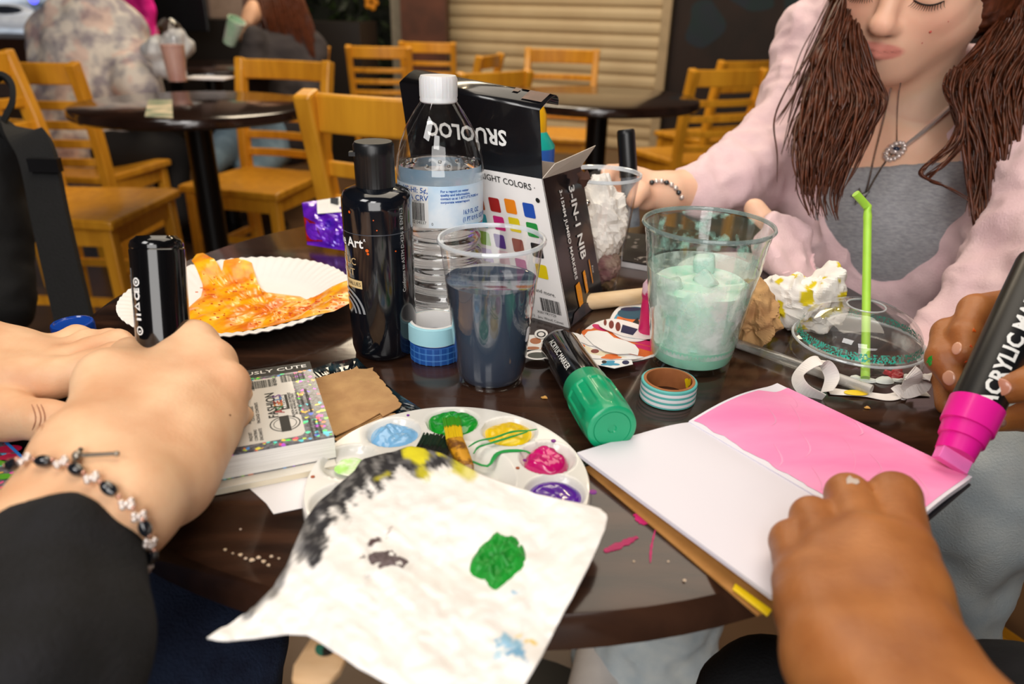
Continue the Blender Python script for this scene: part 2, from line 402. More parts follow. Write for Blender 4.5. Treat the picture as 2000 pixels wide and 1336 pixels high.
# ---------------------------------------------------------------- room
def wall_pt(px, dep, z): d = ray(px, 100); p = CP+d*dep; return np.array([p[0], p[1], z])
floor_m = mat('polished_concrete', '#6b4f36', .32, '#4a3625', 2.2, bump=.05, lo=.3, hi=.7)
wall_m = mat('mauve_wall', '#8b766f', .8, '#7d6a64', 3)
ceil_m = mat('ceiling_tiles', '#3e3831', .9)
mo('floor', box((0, 2.5, -.02), (12, 12, .04)), floor_m, kind='structure')
mo('ceiling', box((0, 2.5, 3.12), (12, 12, .04)), ceil_m, kind='structure')
mo('wall_back', box((0, 8.3, 1.55), (12, .1, 3.1)), wall_m, kind='structure')
mo('wall_left', box((-5.9, 2.5, 1.55), (.1, 11.7, 3.1)), wall_m, kind='structure')
mo('wall_right', box((5.9, 2.5, 1.55), (.1, 11.7, 3.1)), wall_m, kind='structure')
mo('wall_front', box((0, -3.3, 1.55), (11.7, .1, 3.1)), wall_m, kind='structure')
# roller shutter wall: slats of a closed shop front
sa, sb = wall_pt(868, 6.0, 0), wall_pt(1290, 5.35, 0); sdir = nrm(sb-sa); slen = np.linalg.norm(sb-sa); snrm = np.cross(sdir, [0, 0, 1])
z = 0.0
shut_m = mat('beige_shutter', '#cdb893', .5, '#c2ab86', 3)
sh = thing('roller_shutter', 'closed beige slatted roller shutter behind the chairs', 'shutter', (sa+sb)/2)
npt = []
while z < 3.0:
    npt += [(0, z), (.016, z+.012), (.02, z+.045), (.012, z+.078), (-.006, z+.084), (-.006, z+.094)]; z += .094
V = []; F = []
for t in (0, 1):
    for a, b in npt: V.append(sa+sdir*slen*t+snrm*a+np.array([0, 0, b]))
n_ = len(npt); F = [(i, i+n_, i+n_+1, i+1) for i in range(n_-1)]
mo('slat_curtain', (V, F), shut_m, sh, smooth=False)
mo('side_rail', box(sb+sdir*.03+snrm*.03+np.array([0, 0, 1.5]), (.07, .08, 3.0), np.c_[sdir, snrm, [0, 0, 1]]), mat('rail_tan', '#b39d7c', .5), sh)
# dark mural panel right of the shutter
ma, mb = sb+sdir*.075-snrm*.02, sb+sdir*3.6-snrm*.02; mc = (ma+mb)/2
mu = thing('mural_panel', 'dark painted mural board with teal patches behind the girl', 'mural', mc)
mo('board', box(mc+np.array([0, 0, 1.5]), (np.linalg.norm(mb-ma), .06, 3.0), np.c_[sdir, snrm, [0, 0, 1]]), mat('dark_mural', '#2b1a14', .7, '#160e0c', 3, lo=.3, hi=.7), mu)
for (u, zz, a, b) in ((.22, .93, .13, .16), (.55, 1.12, .16, .10), (.85, 1.0, .12, .22), (1.25, 1.1, .18, .12), (.34, 1.2, .10, .09)):
    c = ma+sdir*u+np.array([0, 0, zz])+snrm*.031
    mo('painted_patch', (np.array([c+sdir*a*math.cos(t)*(1+.25*math.sin(3*t+u*9))+np.array([0, 0, b*math.sin(t)]) for t in np.linspace(0, 6.28, 24, endpoint=False)]), [tuple(range(24))]), mat('teal_mural_paint', '#12282b', .7, '#1a2430', 8), mu, smooth=False)
# brown column, grey jamb, plant wall
cb = wall_pt(833, 5.6, 0)
mo('pillar', box(cb+np.array([0, 0, 1.5]), (.34, .3, 3.0)), mat('red_brown_pillar', '#5f3320', .6, '#40200f', 4, lo=.35, hi=.6), None, False, 'red-brown pillar beside the beige shutter', 'pillar')
gj = wall_pt(781, 5.75, 0)
mo('door_jamb', box(gj+np.array([0, 0, 1.5]), (.10, .12, 3.0)), mat('grey_jamb', '#857c6c', .6), None, False, 'narrow grey upright between the plant wall and the brown pillar', 'door frame')
pl = thing('plant_wall', 'dark green wall of climbing leaves beside the brown pillar', 'plant', wall_pt(690, 5.9, 0))
pc = wall_pt(690, 5.95, 0)
mo('backing', box(pc+np.array([0, .12, 1.5]), (1.15, .1, 3.0)), mat('dark_foliage_back', '#0d130a', .9), pl, False)
LV = []
for i in range(900):
    x = random.uniform(-.56, .56); zz = random.uniform(0.1, 1.7); y = random.uniform(-.06, .06); s = random.uniform(.025, .055); d1 = nrm(RS.randn(3)); d2 = nrm(np.cross(d1, RS.randn(3)))
    c = pc+np.array([x, y, zz]); LV.append((np.array([c-d1*s, c+d2*s*.45, c+d1*s, c-d2*s*.45]), [(0, 1, 2, 3)]))
tag(mo('foliage', join(*LV), mat('dark_leaves', '#22330f', .6, '#0e1808', 6, lo=.4, hi=.6), pl, False), kind='stuff')
fl = pc+np.array([.19, -.1, 1.02])
mo('orange_flower', join(*[ico(fl+np.array([.035*math.cos(a), 0, .035*math.sin(a)]), (.025, .012, .025), 8, 6) for a in np.linspace(0, 6.28, 6)]), mat('orange_petal', '#d98a16', .6), pl)
# window with parked car outside, far left
wp = P(40, 100, .75)
mo('window_1', box(D(45, 15, 5.6)+np.array([-.2, .05, .12]), (1.1, .04, .62)), mat('window_daylight', '#c9d3e0', .3, '#46505c', 2.0, emit=.9, stretch=(1, 1, 3), lo=.4, hi=.6), kind='structure')
ca = thing('car', 'white car seen through the window at the far left', 'car', D(35, 45, 5.2))
cc = D(30, 40, 5.2)
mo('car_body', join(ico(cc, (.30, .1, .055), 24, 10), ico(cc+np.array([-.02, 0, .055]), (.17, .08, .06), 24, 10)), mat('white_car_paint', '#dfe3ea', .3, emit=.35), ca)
mo('car_window', ico(cc+np.array([-.02, -.035, .066]), (.13, .06, .035), 20, 8), mat('car_glass', '#3a4150', .1), ca)
mo('blue_light', ico(D(65, -2, 5.3), (.035, .02, .035), 12, 8), mat('blue_neon', '#5a5cff', .3, emit=2.5), None, True, 'round blue neon light at the top left', 'light')
mo('window_sill', box(D(0, 95, 5.0), (1.1, .5, .16)), mat('dark_red_wood', '#3d2114', .5, '#2a150c', 4), None, False, 'dark red wooden ledge below the far left window', 'ledge')
# grey-mauve post and pale wall piece behind the monitor
mo('wall_post', box(wall_pt(404, 5.2, 0)+np.array([0, 0, 1.5]), (.10, .1, 3.0)), mat('mauve_post', '#7a6a68', .7), None, False, 'mauve grey post behind the black monitor', 'post')
mo('wall_panel', box(wall_pt(455, 5.9, 0)+np.array([0, 0, 1.5]), (.42, .05, 3.0)), mat('pale_pink_panel', '#b39a8c', .7), None, False, 'pale pinkish wall panel left of the dark-jacketed person', 'wall panel')
mo('counter', box(P(470, 190, .5)*np.array([1, 0, 0])+np.array([-.35, 5.3, .45]), (1.9, .6, .9)), mat('dark_counter', '#17120f', .5), None, False, 'dark service counter below the black monitor', 'counter')
mon = thing('monitor', 'black flat monitor above the far table', 'monitor', D(335, 60, 4.2))
bev(mo('screen', box(D(338, 10, 4.2), (.39, .035, .28)), mat('screen_black', '#15171a', .25), mon, False), .006)
mo('stand', box(D(338, 120, 4.22), (.06, .03, .32)), black_metal, mon, False)
pb = D(268, 20, 3.7)
mo('pink_bag', sdf([(pb+np.array([-.09, 0, .14]), pb+np.array([.0, 0, -.10]), .05, .055), (pb+np.array([.03, 0, .14]), pb+np.array([.04, 0, -.12]), .05, .045), (pb+np.array([-.03, 0, .14]), pb+np.array([.02, 0, -.13]), .05, .05)], .008, .02, lambda v: .008*noise(v, 9, 2)),
   mat('hot_pink_cloth', '#f01c9c', .6, '#c90f7c', 8, bump=.2), None, True, 'hot pink bag hanging left of the black monitor', 'bag')
# ---------------------------------------------------------------- cafe chairs
def make_chair():
    r = thing('ladder_back_chair', '', 'chair', (0, 0, 0), 'honey wood ladder-back cafe chairs')

    W = .40
    def post(s):
        pts = spline([(s*.165, -.19, 0), (s*.172, -.185, .25), (s*.178, -.19, .46), (s*.185, -.215, .65), (s*.19, -.262, .86)], 14)
        return bev(mo('rear_post', sweep(pts, rect(.036, .046), up=(0, 1, 0)), yellow_wood, r, False), .006)
    def bow(z, h, dy, th=.018, wd=.185):
        a = np.array([(x*wd, dy-.028*(1-x*x), z) for x in np.linspace(-1, 1, 13)])
        return sweep(a, rect(th, h), up=(0, 0, 1))
    for s in (-1, 1): post(s)
    bev(mo('top_rail', bow(.822, .072, -.245), yellow_wood, r, False), .006)
    for z, dy in ((.715, -.225), (.645, -.21), (.578, -.2), (.51, -.193)): bev(mo('slat', bow(z, .03, dy, .014, .18), yellow_wood, r, False), .004)
    g = []
    n = 14
    for i in range(n+1):
        for j in range(n+1):
            u, v = i/n*2-1, j/n*2-1
            g.append(((.175+.03*(v+1)/2)*u+0, .2*v+.0, .455-.010*(1-u*u)*(1-v*v)-.004*(abs(v) > .95)))
    g = np.array(g); m = n+1; top = [(i*m+j, (i+1)*m+j, (i+1)*m+j+1, i*m+j+1) for i in range(n) for j in range(n)]
    b = g-np.array([0, 0, .03]); k = len(g)
    b[:, 2] = .425
    rim = [i*m for i in range(m)]+[n*m+j for j in range(1, m)]+[i*m+n for i in range(n-1, -1, -1)]+[j for j in range(n-1, 0, -1)]
    F = top+[tuple(x+k for x in q[::-1]) for q in top]+[(rim[i], rim[i]+k, rim[(i+1) % len(rim)]+k, rim[(i+1) % len(rim)]) for i in range(len(rim))]
    bev(mo('seat', (np.vstack([g, b]), F), yellow_wood, r, True), .006)
    for s in (-1, 1):
        bev(mo('front_leg', sweep([(s*.178, .172, 0), (s*.172, .168, .425)], rect(.036, .036), up=(0, 1, 0)), yellow_wood, r, False), .005)
        bev(mo('side_apron', box((s*.168, -.01, .398), (.02, .32, .055)), yellow_wood, r, False), .003)
        mo('side_stretcher', box((s*.172, -.01, .2), (.018, .34, .024)), yellow_wood, r, False)
    bev(mo('front_apron', box((0, .165, .398), (.31, .02, .055)), yellow_wood, r, False), .003)
    mo('front_stretcher', box((0, .17, .26), (.32, .018, .028)), yellow_wood, r, False)
    return r
chair0 = make_chair(); used = [False]
def chair_at(x, y, yaw, s, label):
    if not used[0]: r = chair0; used[0] = True; kids = None
    else:
        r = chair0.copy(); COL.objects.link(r)
        for ch in chair0.children:
            c = ch.copy(); COL.objects.link(c); c.parent = r
    r.location = (x, y, 0); r.rotation_euler = (0, 0, math.radians(yaw)); r.scale = (s, s, s); r['label'] = label
    return r
def chair_back(px, py, dep, yaw, s, label):
    """root position for a chair whose top rail middle stands on the sight line at a depth"""
    p = D(px, py, dep); a = math.radians(yaw); off = np.array([math.sin(a), -math.cos(a)])*.255*s
    return chair_at(p[0]-off[0], p[1]-off[1], yaw, s, label)
chair_back(790, 205, 1.30, -12, 1.0, 'near yellow wooden chair right behind the black paint bottle and water bottle')
chair_at(-1.30, 2.12, -92, 1.0, 'yellow wooden chair at the left with the black backpack in front of its back')
chair_at(-1.60, 2.74, -6, .95, 'yellow wooden chair holding the person in the floral hoodie')
chair_at(-.93, 2.59, 165, .95, 'yellow wooden chair facing the camera behind the left dark table')
chair_back(632, 104, 3.75, 100, .93, 'yellow wooden chair under the person in the dark jacket')
chair_back(740, 100, 4.16, 4, .92, 'yellow wooden chair in front of the dark plant wall')
chair_back(835, 98, 4.75, -4, .92, 'yellow wooden chair just below the red-brown pillar')
chair_back(968, 148, 2.9, 40, .90, 'yellow wooden chair whose rail shows just above the black marker box')
chair_back(957, 108, 3.9, 72, .90, 'small far yellow wooden chair seen edge-on below the shutter')
chair_back(1097, 127, 3.8, 172, .95, 'yellow wooden chair behind the right dark table')
chair_back(1422, 165, 2.95, 22, .93, 'yellow wooden chair nearest the girl in the pale pink hoodie, at her right arm')
chair_back(1460, 140, 3.5, 30, .93, 'yellow wooden chair mostly hidden behind the one nearest the girl')
# ---------------------------------------------------------------- dark cafe tables of the room
def cafe_table(x, y, r, label, name='cafe_table', topm=None, zt=.75, th=.03, dark=None):
    t = thing(name, label, 'table', (x, y, 0))
    mo('tabletop', lathe([(0, zt), (r-.012, zt), (r-.003, zt-.004), (r, zt-.012), (r, zt-th+.006), (r-.006, zt-th), (0, zt-th)], (x, y, 0), 120), topm or wood_top, t)
    mo('pedestal', lathe([(.036, .03), (.036, zt-th-.02), (.12, zt-th-.004), (.12, zt-th)], (x, y, 0), 32), black_metal, t)
    mo('base', lathe([(0, .045), (.06, .045), (.25, .018), (.26, 0), (0, 0)], (x, y, 0), 48), black_metal, t)
    return t
dark_top = mat('dark_brown_tabletop', '#2a1a14', .16, '#1c110d', 7, stretch=(1, 6, 1, 10), coat=.5)
TC = (-.009, .629)
table = cafe_table(TC[0], TC[1], .3785, 'large round dark walnut table covered with art supplies in the foreground', topm=wood_top)
cafe_table(-.90, 2.08, .315, 'dark round table in front of the floral hoodie person at the left', topm=dark_top)
cafe_table(-1.36, 3.38, .33, 'far dark table holding the tall pink drink', topm=dark_top)
cafe_table(.27, 2.50, .33, 'dark round table behind the black marker box, in front of the shutter', topm=dark_top)
# paint marks and nicks on the near table top
def smear(pts, wd, m, seed=0, z=.7502):
    pts = spline(pts, 16); r = random.Random(seed); L = []; R_ = []
    for i, p in enumerate(pts):
        d = nrm(pts[min(i+1, 15)]-pts[max(i-1, 0)]); s = np.array([-d[1], d[0], 0])*wd*(.3+.7*math.sin(math.pi*(i+.5)/16))*(.7+.6*r.random())
        L.append(p+s); R_.append(p-s)
    o = np.array(L+R_[::-1])[:, :2]; return plate(o, z, .0004)
mag_paint = mat('magenta_paint', '#c4166b', .3, '#a50d58', 60, coat=.3)
mo('magenta_smear', join(smear([P(1180, 1078), P(1210, 1066), P(1245, 1050)], .0022, 0, 1), smear([P(1240, 1005), P(1255, 1018), P(1262, 1025)], .003, 0, 2), smear([P(1280, 1035), P(1272, 1070), P(1270, 1100)], .0006, 0, 3)), mag_paint, table, label='magenta paint smears on the table edge')
pale = mat('pale_flake', '#d8c2ae', .7, '#c9b08f', 90)
fl_ = []
for px, py, s in ((440, 1075, 3), (455, 1082, 2), (470, 1085, 4), (480, 1092, 3), (492, 1095, 5), (505, 1090, 4), (515, 1098, 4), (525, 1105, 3), (530, 1088, 3), (545, 1092, 2), (1337, 1135, 3), (1238, 1098, 2), (1305, 1098, 2), (470, 1035, 2)):
    c = P(px, py); fl_.append(plate([(c[0]+s*.00026*math.cos(a)*(1+.3*math.sin(3*a+px)), c[1]+s*.00022*math.sin(a)) for a in np.linspace(0, 6.28, 9, endpoint=False)], .7502, .0005))
mo('worn_flakes', join(*fl_), pale, table, False, label='pale chips and specks worn into the table edge', kind='stuff')
# ---------------------------------------------------------------- people of the background
def cloth_fold(s, sc=9): return lambda v: s*noise(v, sc, 3)+s*.6*np.abs(noise(v, sc*.5, 2))
p1 = thing('person', 'person seen from behind in a pale grey floral hoodie at the far left', 'person', (-1.6, 2.8, 0))
def at(px, py, d, dx=0): return D(px, py, d)
h_ = D(150, -75, 2.85)
mo('body', sdf([(h_, h_+np.array([0, .03, -.05]), .095, .085), (h_, D(155, 40, 2.85), .05, .055), (D(155, 60, 2.85), D(180, 260, 2.9), .10, .12)], .015, .04), mat('skin_far', '#d8a685', .6), p1)
floral = mat('floral_fleece', '#d9d0c6', .95, '#9a9298', 13, bump=.4, bs=90, lo=.45, hi=.62, detail=6, vcol=True)
hv_ = sdf([(D(125, 60, 2.85), D(235, 60, 2.85), .10, .10), (D(180, 110, 2.85), D(180, 290, 2.85), .17, .17), (D(100, 85, 2.85), D(105, 260, 2.8), .085, .08), (D(240, 80, 2.85), D(270, 170, 2.75), .085, .075), (D(270, 170, 2.75), D(250, 165, 3.1), .075, .06), (D(130, 20, 2.78), D(205, 22, 2.8), .065, .065), (D(170, 35, 2.75), D(170, 60, 2.76), .07, .06)], .013, .045, cloth_fold(.007, 5))
hq_ = noise(hv_[0], 8, 2); hc_ = np.ones((len(hv_[0]), 3)); hc_[hq_ > .33] = (1.0, .84, .82); hc_[hq_ < -.42] = (.72, .74, .80)
mo('hoodie', hv_, floral, p1, col=hc_)
hh = []
for i in range(60):
    t = i/60; b = h_+np.array([.09*math.sin(t*6.28), .09*math.cos(t*6.28), .03]); e = D(150+10*math.sin(i), 75+18*math.cos(i*3), 2.76)
    hh.append(tube(spline([h_+np.array([0, 0, .095]), b, (b+e)/2+np.array([.01*math.sin(i), -.02, .02]), e], 8), [.012, .014, .011, .006, .005, .005, .004, .002], 5))
mo('hair', join(*hh), hair_m, p1)
pk = []
for px, py, d in ((165, 80, 2.66), (250, 110, 2.72), (262, 150, 2.66), (225, 60, 2.72), (120, 120, 2.68), (285, 175, 2.68), (205, 185, 2.68)):
    pass
mo('trousers', sdf([(D(150, 300, 2.85), D(190, 335, 3.15), .11, .09), (D(215, 300, 2.8), D(330, 300, 3.0), .10, .085), (D(330, 300, 3.0), D(345, 420, 3.0), .08, .06), (D(190, 335, 3.15), D(250, 470, 3.1), .08, .06)], .016, .03), mat('black_trousers', '#121114', .85), p1)
p2 = thing('person', 'person in a dark grey jacket with long brown hair holding a small cup', 'person', (-1.15, 3.8, 0))
h2 = D(530, -45, 3.55)
mo('body', sdf([(h2, h2+np.array([-.03, -.02, -.06]), .10, .085), (h2+np.array([-.075, -.03, -.03]), h2+np.array([-.08, -.03, -.05]), .016, .018), (h2, D(545, 70, 3.6), .05, .055), (D(545, 90, 3.6), D(560, 200, 3.6), .10, .12),
                (D(470, 70, 3.4), D(492, 30, 3.42), .028, .04), (D(492, 30, 3.42), D(494, 12, 3.42), .036, .03), (D(485, 22, 3.4), D(480, 40, 3.38), .012, .01), (D(497, 20, 3.4), D(490, 45, 3.38), .012, .01)], .010, .025), mat('skin_far', '#d8a685', .6), p2)
mo('jacket', sdf([(D(525, 95, 3.55), D(600, 100, 3.6), .10, .10), (D(560, 130, 3.6), D(560, 260, 3.6), .15, .16), (D(505, 100, 3.5), D(490, 190, 3.4), .075, .06), (D(490, 190, 3.4), D(494, 70, 3.4), .06, .048), (D(605, 100, 3.6), D(600, 200, 3.5), .08, .06)], .013, .045, cloth_fold(.006, 6)), mat('charcoal_jacket', '#3a3436', .9, '#2c2729', 9, bump=.3), p2)
hh = []
for i in range(90):
    a = -1.2+3.6*i/90; b = h2+np.array([.105*math.sin(a), -.10*math.cos(a)*.9, .0]); e = D(545+70*math.sin(a), 85+28*math.sin(i*2.3), 3.5)
    hh.append(tube(spline([h2+np.array([0, 0, .10]), b, b*.5+e*.5+np.array([0, -.03, .02]), e], 8), [.014, .018, .016, .014, .012, .01, .008, .003], 5))
mo('hair', join(*hh), hair_m, p2)
mo('jeans', sdf([(D(560, 270, 3.6), D(470, 255, 3.35), .12, .10), (D(470, 255, 3.35), D(400, 330, 2.95), .085, .055), (D(540, 280, 3.6), D(490, 340, 3.2), .10, .07)], .016, .03), mat('mid_blue_denim', '#7f99ad', .9, '#6b8599', 20), p2)
cu = D(455, 62, 3.3)
mo('cup', lathe([(0, -.06), (.028, -.06), (.04, .05), (.041, .06), (.037, .06)], cu, 20, axis=(.5, -.2, .85)), mat('mint_cup', '#a8cfae', .3, '#e7e6df', 12), None, True, 'small mint green cup held by the person in the dark jacket', 'cup')
# tall pink drink, papers and a dark bag on the far table
dk = P(348, 160, .75)
dr = thing('pink_drink', 'tall clear cup of pink drink on the far table', 'drink', dk)
mo('cup', lathe([(.030, 0), (.043, .145), (.045, .15)], dk, 24), clear_pl, dr)
mo('pink_liquid', lathe([(0, .003), (.028, .003), (.039, .12), (0, .12)], dk, 24), mat('pink_smoothie', '#d3aba0', .4, '#bd8f86', 14), dr)
mo('dome_lid', lathe([(.046, .15), (.04, .175), (.02, .2), (.012, .203)], dk, 24), clear_pl, dr)
bev(mo('papers', box(P(408, 152, .752), (.15, .10, .006)), white_paper, None, False, 'white papers lying on the far table', 'paper'), .001)
bg = P(300, 150, .75)
mo('white_bag', sdf([(bg+np.array([-.02, .1, .08]), bg+np.array([.07, .1, .1]), .05, .05), (bg+np.array([.02, .1, .02]), bg+np.array([.05, .1, .12]), .05, .04)], .01, .03, lambda v: .01*noise(v, 12, 2)), mat('white_polybag', '#cfd0d2', .4, '#9fa2a8', 12), None, True, 'crumpled white bag on the far table beside the pink drink', 'bag')
pn = P(312, 222, .75)
nb = thing('paper_napkin', 'pale napkin lying on the left dark table', 'napkin', pn)
mo('sheet', plate([P(283, 228)[:2], P(290, 196)[:2], P(336, 196)[:2], P(338, 232)[:2]], .7502, .002), mat('cream_paper', '#d9c6a6', .8, '#7e8a70', 14, lo=.4, hi=.6), nb, False)
# ---------------------------------------------------------------- black backpack at the left edge
bk = thing('backpack', 'black backpack with a hanging shoulder strap at the left edge of the photo', 'backpack', (-.95, 1.1, .3))
db = 1.15
mo('bag_body', sdf([(D(-90, 290, db), D(-10, 300, db), .05, .04), (D(-100, 420, db), D(-20, 420, db), .07, .045), (D(-100, 580, db), D(-10, 590, db), .075, .05), (D(-90, 300, db), D(-90, 600, db), .09, .09), (D(-8, 300, db), D(4, 600, db), .040, .044)], .008, .03, lambda v: .006*noise(v, 7, 3)), black_pack, bk)
def ribbon(pts, wd, th, side, n=30):
    pts = spline(pts, n); V = []; F = []
    prof = [(-.5, -.5), (.5, -.5), (.5, .5), (-.5, .5)]
    for i in range(n):
        d = nrm(pts[min(i+1, n-1)]-pts[max(i-1, 0)]); s = np.asarray(side(i/(n-1)) if callable(side) else side, float); s = nrm(s-d*(s @ d)); q = np.cross(d, s)
        for a, b in prof: V.append(pts[i]+s*a*wd+q*b*th)
    for i in range(n-1):
        for k in range(4): F.append((i*4+k, i*4+(k+1) % 4, i*4+4+(k+1) % 4, i*4+4+k))
    return np.array(V), F+[(3, 2, 1, 0), tuple(n*4-4+k for k in range(4))]
mo('shoulder_strap', ribbon([D(-10, 262, 1.12), D(40, 262, 1.10), D(72, 300, 1.09), D(100, 430, 1.08), D(130, 560, 1.07), D(152, 650, 1.06)], .052, .012, RT-.25*UP), black_pack, bk)
mo('grab_handle', ribbon([D(-22, 175, 1.13), D(0, 150, 1.13), D(22, 165, 1.13), D(24, 200, 1.13), D(8, 235, 1.13), D(0, 260, 1.13)], .022, .008, RT*.7-FW), black_pack, bk)
mo('strap_slider', box(D(88, 322, 1.075), (.045, .012, .02)), black_satin, bk, False)
# ---------------------------------------------------------------- on the table: paper plate, paint bottle, water bottle
Z0 = .75
pc_ = P(470, 588, .757); PSC = .905
pp = thing('paper_plate', 'white fluted paper plate smeared with orange and yellow paint', 'plate', (pc_[0], pc_[1], Z0))
def flute(r, h, a, j):
    r *= PSC; w_ = max(0, min(1, (r-.071)/.012)); return r, h+w_*.0006*math.sin(a*64)
pcx = np.array([pc_[0], pc_[1], Z0])
mo('plate_body', lathe([(0, .002), (.05, .002), (.072, .0025), (.080, .006), (.090, .011), (.102, .0155), (.109, .017), (.1115, .0165), (.111, .0155), (.102, .014), (.09, .009), (.08, .004), (.07, .0008), (0, .0008)], pcx, 256, rmod=flute), mat('plate_paper', '#eeebe8', .6, '#e6e2de', 12), pp)
def platez(xy):
    r = np.hypot(xy[:, 0]-pc_[0], xy[:, 1]-pc_[1]); return Z0+np.interp(r/PSC, [0, .072, .080, .090, .102, .109], [.0022, .0027, .0064, .0115, .0162, .0176])
orange = [(378, 532), (388, 518), (400, 516), (412, 538), (424, 545), (436, 540), (441, 530), (468, 526), (494, 530), (500, 552), (520, 566), (552, 570), (585, 574), (602, 582), (640, 574), (683, 572), (692, 600), (688, 616), (655, 634), (600, 646), (540, 655), (478, 657), (430, 648), (395, 634), (366, 620), (358, 604), (376, 588), (392, 574), (396, 556)]
opaint = mat('orange_yellow_paint', '#fcb914', .32, '#e67408', 48, coat=.25, detail=6, lo=.40, hi=.66)
mo('orange_paint', blob([P(x, y, .755) for x, y in orange], 0, .0030, 26, .6, 240, P(530, 610, .755), 60, surf=platez), opaint, pp, label='thick orange and yellow paint')
redp = mat('red_paint', '#c23a12', .3, '#e0671a', 40)
st = []
for i in range(110):
    px, py = random.uniform(380, 675), random.uniform(545, 640); a = random.uniform(-.3, .25); L = random.uniform(.0004, .0014)*(2.6 if i < 10 else 1)
    if py < 585 and px > 505: py = 600
    c = P(px, py, .757); d = np.array([math.cos(a), math.sin(a)*.5])
    st.append(plate([c[:2]-d*L, c[:2]+np.array([-d[1], d[0]])*L*.25, c[:2]+d*L, c[:2]-np.array([-d[1], d[0]])*L*.25], platez(c[None, :2])[0]+.0036, .0008))
mo('red_streaks', join(*st), redp, pp, False, label='dark red flecks in the orange paint')
def bottle_text(vf, c, r, a0, lift=.0004): return oncyl(vf, c, (0, 0, 1), r, a0, (0, -1, 0), lift)
pb_ = P(753, 683, Z0); pb_[2] = Z0
bt = thing('paint_bottle', 'tall black acrylic paint bottle with a black flip cap standing on the table', 'bottle', pb_)
mo('bottle_body', lathe([(0, 0), (.021, 0), (.0245, .0025), (.0258, .008), (.0262, .03), (.0264, .122), (.0262, .128), (.024, .1325), (.018, .135), (.0145, .136), (.0145, .14), (0, .14)], pb_, 64), mat('black_paint_bottle', '#0d1017', .13, '#0b0d12', 10, coat=.7), bt)
cp = mo('flip_cap', lathe([(.0147, .136), (.0147, .157), (.0149, .158), (.0149, .166), (.0135, .168), (0, .168)], pb_, 96, rmod=lambda r, h, a, j: (r-(.0004*(math.sin(a*60) > 0) if .136 < h < .1575 else 0), h)), black_satin, bt)
mo('cap_lip', box(pb_+np.array([-.0135, -.006, .160]), (.006, .006, .003)), black_satin, bt, False)
fa = math.radians(-24)
mo('lettering', join(bottle_text(mv(text('Creative Art', .0105, 'RIGHT', .0002), .004, .098), pb_, .0264, fa), bottle_text(mv(text('R', .003), .0055, .101), pb_, .0264, fa)), white_ink, bt, False, label='white words on the bottle label')
mo('gold_lettering', join(bottle_text(mv(text('ACRYLIC', .008, 'RIGHT'), -.003, .083), pb_, .0264, fa), bottle_text(mv(text('PAINT', .008, 'RIGHT'), -.005, .0745), pb_, .0264, fa)), mat('gold_ink', '#c9ab7c', .5), bt, False)
sm = join(bottle_text(mv(text('Conforms to ASTM D-4236 & EN71-3', .0042, 'LEFT'), .0235, .058, 90), pb_, .0264, 0))
mo('side_lettering', sm, mat('grey_ink', '#b8b8b8', .5), bt, False)
arcs = [bottle_text(mv(ring2(0, 0, .010+.0042*i, .012+.0042*i, 14, 5, 95), -.018, .040), pb_, .0264, fa) for i in range(3)]
mo('arc_print', join(*arcs), mat('grey_arc', '#8b8f94', .5), bt, False)
mo('shade_band', bottle_text(mv(quadxy(0, 0, .016, .0065), -.007, .0655), pb_, .0264, fa), mat('tan_band', '#d8bd86', .5), bt, False)
mo('shade_lettering', bottle_text(mv(text('VALUES', .0042), -.007, .0655), pb_, .0264, fa, .0007), black_ink, bt, False)
mo('red_specks', join(*[bottle_text(mv(ring2(0, 0, 0, s*.0006, 8), x, y), pb_, .0264, 0, .0006) for x, y, s in ((-.004, .0935, 2.2), (-.0035, .091, 1.6), (-.017, .121, 1.8), (.004, .109, .9), (.017, .092, 1), (.002, .1165, .8))]), redp, bt, False, label='red paint specks')
mo('label_seam', lathe([(.02655, .1045), (.02665, .1048), (.02655, .1051)], pb_, 64), mat('clear_seam', '#4a4d55', .2), bt)
# water bottle
wb = P(866, 622, Z0); wb[2] = Z0
wt = thing('water_bottle', 'clear plastic water bottle with white cap and blue label behind the cup of dark water', 'bottle', wb)
rp_ = [(0, .004), (.012, .003), (.026, 0), (.031, .004)]
for i in range(60):
    h = .008+i*.0013; rp_.append((.0335+.0016*math.sin(h*2*math.pi/.0125), h))
rp_ += [(.0352, .090), (.0356, .094), (.0356, .128), (.0362, .131), (.0365, .1345), (.0362, .138), (.0352, .146), (.0325, .157), (.0275, .169), (.0205, .181), (.0148, .189), (.0133, .192), (.0133, .196)]
def rip(r, h, a, j): return (r+.0010*math.sin(3*a+h*140)*(1 if .012 < h < .086 else 0), h)
mo('bottle_body', lathe(rp_, wb, 96, rmod=rip), clear('bottle_pet', (.985, .99, .99), .02), wt)
wat = [(0, .006), (.028, .004)]+[(r-.0012, h) for r, h in rp_[4:64]]+[(.0344, .094), (.0344, .128), (.0352, .134), (.0349, .138), (.0345, .1405), (0, .1405)]
mo('water', lathe(wat, wb, 96, rmod=rip), mat('water', '#ffffff', .0, '#fbfdff', 5, trans=1, ior=1.33), wt)
mo('cap', lathe([(.0132, .188), (.0148, .189), (.0152, .1905), (.0148, .192), (.0152, .193), (.0152, .206), (.0140, .2085), (0, .2088)], wb, 120, rmod=lambda r, h, a, j: (r-(.0005*(math.sin(a*50) > 0) if .193 <= h < .2065 else 0), h)), mat('translucent_cap', '#e3e4e6', .3, '#d9dbde', 30, sss=.2), wt)
lab = lathe([(.03585, .0945), (.0359, .110), (.03585, .1285)], wb, 96)
mo('label', lab, mat('pale_blue_label', '#e4eef7', .35, '#a9cfec', 26, lo=.42, hi=.7), wt)
blue_ink = mat('blue_ink', '#2a5fae', .5)
rl = .03595
